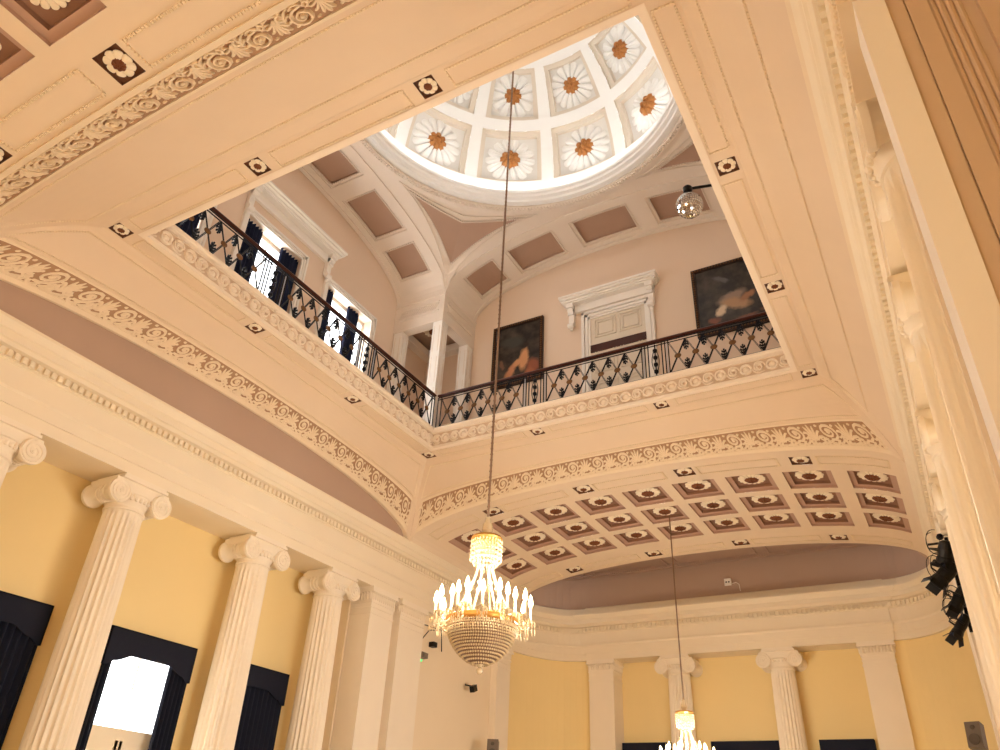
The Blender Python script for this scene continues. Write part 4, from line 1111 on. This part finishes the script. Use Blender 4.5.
# ------------------------------------------------------------------ chandeliers
def drop(mb, x, y, z, L, w=.014):
    mb.add([(x, y, z), (x+w, y, z-L*.3), (x, y+w, z-L*.3), (x-w, y, z-L*.3), (x, y-w, z-L*.3), (x, y, z-L)], [(0,1,2),(0,2,3),(0,3,4),(0,4,1),(5,2,1),(5,3,2),(5,4,3),(5,1,4)])
def chandelier(x, y, zbot, ztop, rope_top, scale, label, rope_r):
    s = scale; t = thing('chandelier', label, 'chandelier', (x, y, zbot))
    z0 = zbot
    m = MB(); m.tube([(x, y, z0+2.72*s), (x, y, rope_top)], rope_r, 8)
    if rope_top > 12:
        for i in range(int((rope_top-z0-2.8)/.12)): m.ball((x, y, z0+2.85+i*.12), rope_r*1.5, 5, 3)
    m.build('rope', 'rope_bronze', t)
    m = MB(); m.lathe([(.01, 2.78), (.05, 2.74), (.06, 2.66), (.09, 2.62), (.1, 2.5), (.06, 2.47), (.05, 2.42), (.1, 2.4), (.16, 2.36)], 14, c=(x, y, z0)) if s == 1 else m.lathe([(.01, 2.75*s), (.06*s, 2.7*s), (.1*s, 2.5*s), (.05*s, 2.42*s), (.14*s, 2.36*s)], 12, c=(x, y, z0))
    m.build('top_knob', 'crystal', t, smooth=True)
    # crown of drops
    m = MB(); m.lathe([(.0+.27*s, 2.38*s), (.29*s, 2.34*s), (.27*s, 2.30*s)], 20, c=(x, y, z0)); m.lathe([(.22*s, 2.31*s), (.23*s, 2.29*s), (.2*s, 2.27*s)], 20, c=(x, y, z0)); m.build('crown_ring', 'gilt_metal', t)
    m = MB()
    for rr, n, L, zz in ((.28, 30, .40, 2.31), (.22, 22, .45, 2.29), (.15, 14, .5, 2.25)):
        for i in range(n):
            a = 2*pi*i/n
            for q in range(5): drop(m, x+rr*s*cos(a), y+rr*s*sin(a), z0+(zz-q*L/5)*s, L/5*s*.95, .016*s)
    m.build('crown_drops', 'crystal', t)
    # garland strings from the crown to the ring
    RR_ = .56
    for i in range(8):
        m = MB(); a = 2*pi*i/8+.2; pts = []
        for q in lin(0, 1, 44):
            r = (.14+(RR_-.14)*q**1.3)*s; pts.append((x+r*cos(a), y+r*sin(a), z0+(1.80-(1.80-.86)*q)*s))
        m.tube(pts, .008*s, 5)
        for p in pts: m.ball(p, .021*s, 6, 4)
        m.ball(pts[15], .045*s, 8, 5)
        m.build('garland', 'crystal', t)
    # gilt ring with candle arms
    m = MB(); m.lathe([(.60*s, .80*s), (.63*s, .84*s), (.63*s, .9*s), (.60*s, .92*s), (.57*s, .9*s), (.57*s, .84*s), (.60*s, .80*s)], 36, c=(x, y, z0), cap=False); ring = m.build('gilt_ring', 'gilt_metal', t, smooth=True)
    # basket of strung beads
    m = MB()
    for j in range(15):
        q = j/14; r = .57*cos(q*pi/2*.96)**.55*s+.02; zz = (.80-.62*q)*s; n = max(8, int(r*2*pi/(.042*s)))
        for i in range(n):
            a = 2*pi*(i+.5*(j % 2))/n; m.ball((x+r*cos(a), y+r*sin(a), z0+zz), .0205*s, 5, 4)
    m.build('bead_basket', 'crystal', t); m = MB()
    m.lathe([(.54*s, .8*s), (.51*s, .6*s), (.42*s, .38*s), (.25*s, .24*s), (.03*s, .17*s)], 24, c=(x, y, z0)); m.build('basket_frame', 'rope_bronze', t); m = MB()
    for i in range(44):
        a = 2*pi*i/44
        for q in range(2): drop(m, x+.6*s*cos(a), y+.6*s*sin(a), z0+(.83-q*.11)*s, .11*s, .014*s)
    m.build('drop_fringe', 'crystal', t)
    m = MB(); m.ball((x, y, z0+.07*s), .06*s, 10, 7); m.lathe([(.02, .2*s), (.06*s, .17*s), (.03*s, .13*s)], 10, c=(x, y, z0)); m.build('finial_ball', 'crystal', t, smooth=True)
    for ring_i, (n, R, dz) in enumerate(((12, .82, 0), (6, .55, .14))):
        for i in range(n):
            a = 2*pi*(i+.5*ring_i)/n; cx_, cy_ = x+R*s*cos(a), y+R*s*sin(a); zc = z0+(.9+dz)*s
            m = MB(); r0 = .6 if R > .6 else .4
            m.tube([(x+(r0+(R-r0)*q)*s*cos(a), y+(r0+(R-r0)*q)*s*sin(a), z0+(.86+dz*q-.10*sin(pi*q))*s) for q in lin(0, 1, 6)], .014*s, 5)
            m.lathe([(.02*s, -.06*s), (.075*s, -.02*s), (.09*s, .01*s), (.03*s, .0), (.028*s, .05*s)], 12, c=(cx_, cy_, zc))
            for j in range(8):
                b = 2*pi*j/8
                for q in range(2): drop(m, cx_+.085*s*cos(b), cy_+.085*s*sin(b), zc-q*.12*s, .12*s, .013*s)
            arm = m.build('candle_arm', 'crystal', t)
            m = MB(); m.lathe([(.022*s, .04*s), (.022*s, .25*s)], 8, c=(cx_, cy_, zc)); m.build('candle', 'candle_tube', arm)
            m = MB(); m.lathe([(.02*s, .25*s), (.042*s, .29*s), (.045*s, .33*s), (.025*s, .42*s), (.003*s, .47*s)], 8, c=(cx_, cy_, zc)); m.build('bulb', 'bulb', arm, smooth=True)
    return t
chandelier(CX+.02, CY+.03, 2.45, 5.2, 24.0, 1.0, 'large lit crystal chandelier on a long rope in the middle of the hall', .022)
chandelier(CX+.1, 22.35, 1.42, 4.0, vz(CX)+.2, .88, 'small lit crystal chandelier hanging from the far vault', .02)

# ------------------------------------------------------------------ mirror ball, fittings
bp = Vector((-2.42, 10.75, 10.55)); 
t = thing('mirror_ball', 'mirrored disco ball on a black motor arm at the right of the opening', 'disco ball', bp)
d0 = None
m = MB(); R = .255; nl = 18
for j in range(nl):
    e0, e1 = -pi/2+pi*j/nl, -pi/2+pi*(j+1)/nl; n = max(4, int(2*nl*cos((e0+e1)/2)))
    for i in range(n):
        a0, a1 = 2*pi*i/n, 2*pi*(i+1)/n; g = .06
        aa, ab = a0+(a1-a0)*g, a1-(a1-a0)*g; ea, eb = e0+(e1-e0)*g, e1-(e1-e0)*g
        m.add([(bp.x+R*cos(e)*cos(a), bp.y+R*cos(e)*sin(a), bp.z+R*sin(e)) for a, e in ((aa, ea), (ab, ea), (ab, eb), (aa, eb))], [(0, 1, 2, 3)])
m.build('mirror_tiles', 'mirror', t)
m = MB(); m.ball(bp, R*.985, 24, 16); m.build('core', 'mirror_gap', t, smooth=True)
m = MB(); m.tube([bp+Vector((0, 0, R)), bp+Vector((0, 0, R+.08))], .012, 6); m.lathe([(.03, R+.06), (.085, R+.09), (.09, R+.2), (.05, R+.25), (.01, R+.26)], 14, c=bp); m.build('motor', 'black_plastic', t, smooth=True)
m = MB(); m.tube([bp+Vector((0, .02, R+.2)), (CX+H0+.15, bp.y+.35, GF+.42)], .028, 8); m.tube([(CX+H0+.15, bp.y+.35, GF+.42), (CX+H0+.15, bp.y+.35, GF)], .028, 8); m.build('arm', 'black_plastic', t)

def spot(pos, d, L, r, label):
    pos = Vector(pos); d = Vector(d).normalized(); t = thing('stage_light', label, 'stage light', pos, 'stage lights on the right wall')
    q = d.to_track_quat('Z', 'Y').to_matrix().to_4x4(); q.translation = pos
    m = MB(); m.lathe([(r*.5, -L*.5), (r*.85, -L*.42), (r, -L*.1), (r*.95, L*.25), (r*1.05, L*.3), (r*1.12, L*.5), (r*.95, L*.5), (r*.9, L*.3)], 16, M=q, cap=False)
    m.lathe([(r*.5, -L*.5), (.001, -L*.5)], 16, M=q, cap=False); m.build('housing', 'black_plastic', t)
    m = MB(); m.lathe([(.001, L*.33), (r*.88, L*.3)], 16, M=q, cap=False); m.build('lens', 'lamp_lens', t)
    m = MB()
    for s in (-1, 1): m.tube([q @ Vector((s*r*1.15, 0, 0)), q @ Vector((s*r*1.2, r*1.7, 0)), q @ Vector((0, r*2.1, 0))], .018, 5)
    for s in range(4):
        a = s*pi/2; M = q @ Matrix.Translation((r*1.25*cos(a), r*1.25*sin(a), L*.6)) @ Matrix.Rotation(a, 4, 'Z') @ Matrix.Rotation(.5, 4, 'Y'); m.obox(M, .012, r*1.6, L*.3)
    m.build('yoke_and_flaps', 'black_plastic', t)
YS = 16.95; xw = XR+.07
spot((xw-.22, YS+.05, 5.0), (-.75, -.2, -.75), .55, .15, 'black stage light in the middle of the cluster by the right columns')
spot((xw-.12, YS+.0, 5.42), (-.3, .4, -.9), .42, .15, 'topmost black stage light of the cluster by the right columns')
spot((xw-.1, YS, 4.5), (-.55, -.1, -.85), .5, .12, 'stage light with a pale lens below the middle of the cluster')
spot((xw-.2, YS-.05, 3.98), (-.55, -.3, -.8), .5, .1, 'lowest black stage light pointing down to the left')
t = thing('light_bracket', 'black bracket with loose cables holding the stage lights', 'bracket', (xw-.05, YS+.16, 4))
m = MB(); m.tube([(xw-.05, YS+.16, 3.9), (xw-.05, YS+.16, 5.75)], .035, 8); m.tube([(xw-.4, YS+.16, 5.65), (xw+.05, YS+.16, 5.65)], .022, 6); m.ball((xw-.15, YS+.16, 5.78), .07, 8, 5); m.box(xw-.3, xw, YS, YS+.165, 5.0, 5.3); m.box(xw-.2, xw+.02, YS, YS+.165, 4.35, 4.6)
m.build('pole', 'black_iron', t)
m = MB()
for i in range(9):
    a = random.uniform(-.3, .1); z = random.uniform(4.2, 5.8); r = random.uniform(.08, .22)
    m.tube([(xw-.08+a+r*cos(b), YS+.1+.1*sin(b*2), z+r*1.3*sin(b)) for b in lin(random.uniform(0, 2), random.uniform(4, 6.2), 12)], .008, 4)
m.build('cable', 'black_plastic', t)

def speaker(x, y, z, rz, label, s=1):
    t = thing('wall_speaker', label, 'speaker', (x, y, z)); M = Matrix.Translation((x, y, z)) @ Matrix.Rotation(rz, 4, 'Z') @ Matrix.Rotation(-.2, 4, 'X')
    m = MB(); m.obox(M, .36*s, .3*s, .62*s); m.build('cabinet', 'grey_plastic', t)
    m = MB(); q = M @ Matrix.Translation((0, -.16*s, -.12*s)) @ Matrix.Rotation(pi/2, 4, 'X'); m.lathe([(.001, .03), (.1*s, .02), (.13*s, .03), (.14*s, 0)], 18, M=q, cap=False)
    q = M @ Matrix.Translation((0, -.16*s, .17*s)) @ Matrix.Rotation(pi/2, 4, 'X'); m.lathe([(.001, .03), (.05*s, .02), (.06*s, 0)], 14, M=q, cap=False); m.build('speaker_cone', 'grey_mesh', t, smooth=True)
speaker(-13.75, 23.9, 2.78, .4, 'small grey loudspeaker low on the left wall below the big chandelier')
speaker(.08, 24.6, 3.05, -.3, 'grey loudspeaker at the lower right edge of the picture')
# left wall corner: cable frame, emergency light, camera
t = thing('emergency_light', 'small emergency light with a green indicator on the left wall corner', 'emergency light', (XL-.2, 20.45, 4.9))
m = MB(); m.box(XL-.32, XL-.14, 20.3, 20.62, 5.02, 5.18); m.box(XL-.14, XL-.11, 20.36, 20.56, 5.05, 5.15); m.box(XL-.32, XL-.14, 20.2, 20.3, 4.86, 4.95); m.build('housing', 'grey_plastic', t)
m = MB(); m.ball((XL-.12, 20.24, 4.9), .03, 8, 5); m.build('green_indicator', 'green_led', t)
t = thing('cable_frame', 'thin wall frame of loose cables under the left cornice', 'cables', (XL-.2, 20.8, 5))
m = MB(); X = XL-.17
for p in ([(X, 20.2, 6.0), (X, 21.3, 6.05), (X, 21.4, 5.4)], [(X, 20.15, 6.0), (X, 20.15, 5.1)], [(X, 20.2, 5.5), (X, 20.6, 5.9), (X, 20.9, 5.96)]): m.tube(p, .018, 5)
m.build('cable', 'black_plastic', t)
m = MB(); m.box(X-.14, X+.05, 20.85, 21.05, 5.45, 5.6); m.build('junction_box', 'black_plastic', t)
t = thing('camera', 'small black camera on the left wall right of the big chandelier', 'camera', (XL-.1, 23.4, 4.6))
m = MB(); m.tube([(XL-.32, 23.2, 4.72), (XL-.02, 23.2, 4.65)], .025, 6); m.obox(Matrix.Translation((XL+.02, 23.2, 4.58)) @ Matrix.Rotation(.4, 4, 'X'), .16, .24, .2); m.build('body', 'black_plastic', t)
m = MB(); m.box(-6.75, -6.5, YB+.02, YB+.1, 8.72, 8.97) ; b_ = m.build('alarm_beacon', 'white_paint'); tag(b_, 'small white sensor box on the dark wall above the far cornice', 'sensor')
for x in (-6.68, -6.58):
    m = MB(); m.ball((x, YB+.02, 8.84), .03, 6, 4); m.build('sensor_eye', 'black_plastic', b_)
m = MB(); m.tube([(-6.5, YB+.15, 8.8), (-6.35, YB+.15, 8.83), (-6.25, YB+.15, 8.75), (-6.23, YB+.15, 8.5)], .012, 5); m.build('wire', 'white_paint', b_)
for z, x in ((6.42, -14.6),): pass

# ------------------------------------------------------------------ lights
def light(kind, name, loc, energy, col, size=.3, size_y=None, rot=None, spread=None):
    l = bpy.data.lights.new(name, kind); l.energy = energy; l.color = col
    if kind == 'AREA':
        l.size = size
        if size_y: l.shape = 'RECTANGLE'; l.size_y = size_y
    else: l.shadow_soft_size = size
    o = bpy.data.objects.new(name, l); COL.objects.link(o); o.location = loc
    if rot: o.rotation_euler = rot
    return o
WARM = (1, .92, .81); DAY = (1, .98, .95)
for i in range(6):
    light('POINT', 'chandelier_and_fill_lamp', (CX+.02+.86*cos(i*pi/3+.26), CY+.03+.86*sin(i*pi/3+.26), 3.95), 80, WARM, .06)
for i in range(4):
    light('POINT', 'chandelier_and_fill_lamp', (CX+.1+.8*cos(i*pi/2+.5), 22.35+.8*sin(i*pi/2+.5), 2.85), 85, WARM, .06)
light('POINT', 'chandelier_and_fill_lamp', (CX, .5, 3.7), 60, WARM, .15)  # added fill lamp for the near vault, no chandelier hangs here
for a, b in windowsL:
    light('AREA', 'window_and_fill_light', (XW-.5, (a+b)/2, 1.0), 420 if a > 9 and b < 13 else 160, DAY, 2.0, 4.6, (0, -pi/2, 0))
    light('AREA', 'window_and_fill_light', (XWR+.6, (a+b)/2, 1.0), 480, DAY, 2.0, 4.6, (0, pi/2, 0))
for x in (-10.5, -6.9, -3.3):
    light('AREA', 'window_and_fill_light', (x, -4.9, 1.2), 170, DAY, 2.0, 4.6, (-pi/2, 0, 0))  # added fill from behind the camera, this wall has no windows
for y in (11.15, 14.55, 7.6):
    light('AREA', 'gallery_daylight', (CX-GW-.7, y, 12.8), 330, DAY, 2.2, 4.2, (0, -pi/2, 0))
for i in range(24):
    a = 2*pi*(i+.5)/24
    light('POINT', 'dome_fill_lamp', (CX+4.75*cos(a), CY+4.75*sin(a), 18.45), 11.5, (1, .98, .95), .1)  # added lamps hidden behind the ring to brighten the dome, no known fittings
W = bpy.data.worlds.new('World'); S.world = W; W.use_nodes = True
bg = W.node_tree.nodes['Background']; bg.inputs[0].default_value = (.95, .97, 1, 1); bg.inputs[1].default_value = 4.0

# ------------------------------------------------------------------ lift everything so that the floor is z = 0, camera
for o in list(S.objects):
    if o.parent is None: o.location.z += ZO
F = 762.65; yaw, pitch, roll = radians(-30.769), radians(31.971), radians(3.038)
f = Vector((sin(yaw)*cos(pitch), cos(yaw)*cos(pitch), sin(pitch))); r0 = Vector((cos(yaw), -sin(yaw), 0)); u0 = r0.cross(f)
r = r0*cos(roll)+u0*sin(roll); u = u0*cos(roll)-r0*sin(roll)
cam = bpy.data.cameras.new('camera_view'); co = bpy.data.objects.new('camera_view', cam); COL.objects.link(co)
M = Matrix((r, u, -f)).transposed().to_4x4(); M.translation = (0, 0, ZO); co.matrix_world = M
cam.sensor_fit = 'HORIZONTAL'; cam.sensor_width = 36; cam.lens = 36*F/1000; cam.clip_end = 200; cam.clip_start = .05
S.camera = co
S.view_settings.view_transform = 'Standard'; S.view_settings.look = 'None'; S.view_settings.gamma = 1; S.view_settings.use_curve_mapping = False
S.view_settings.exposure = 0.2
S.cycles.max_bounces = 8; S.cycles.diffuse_bounces = 6; S.cycles.sample_clamp_indirect = 8; S.cycles.use_denoising = True
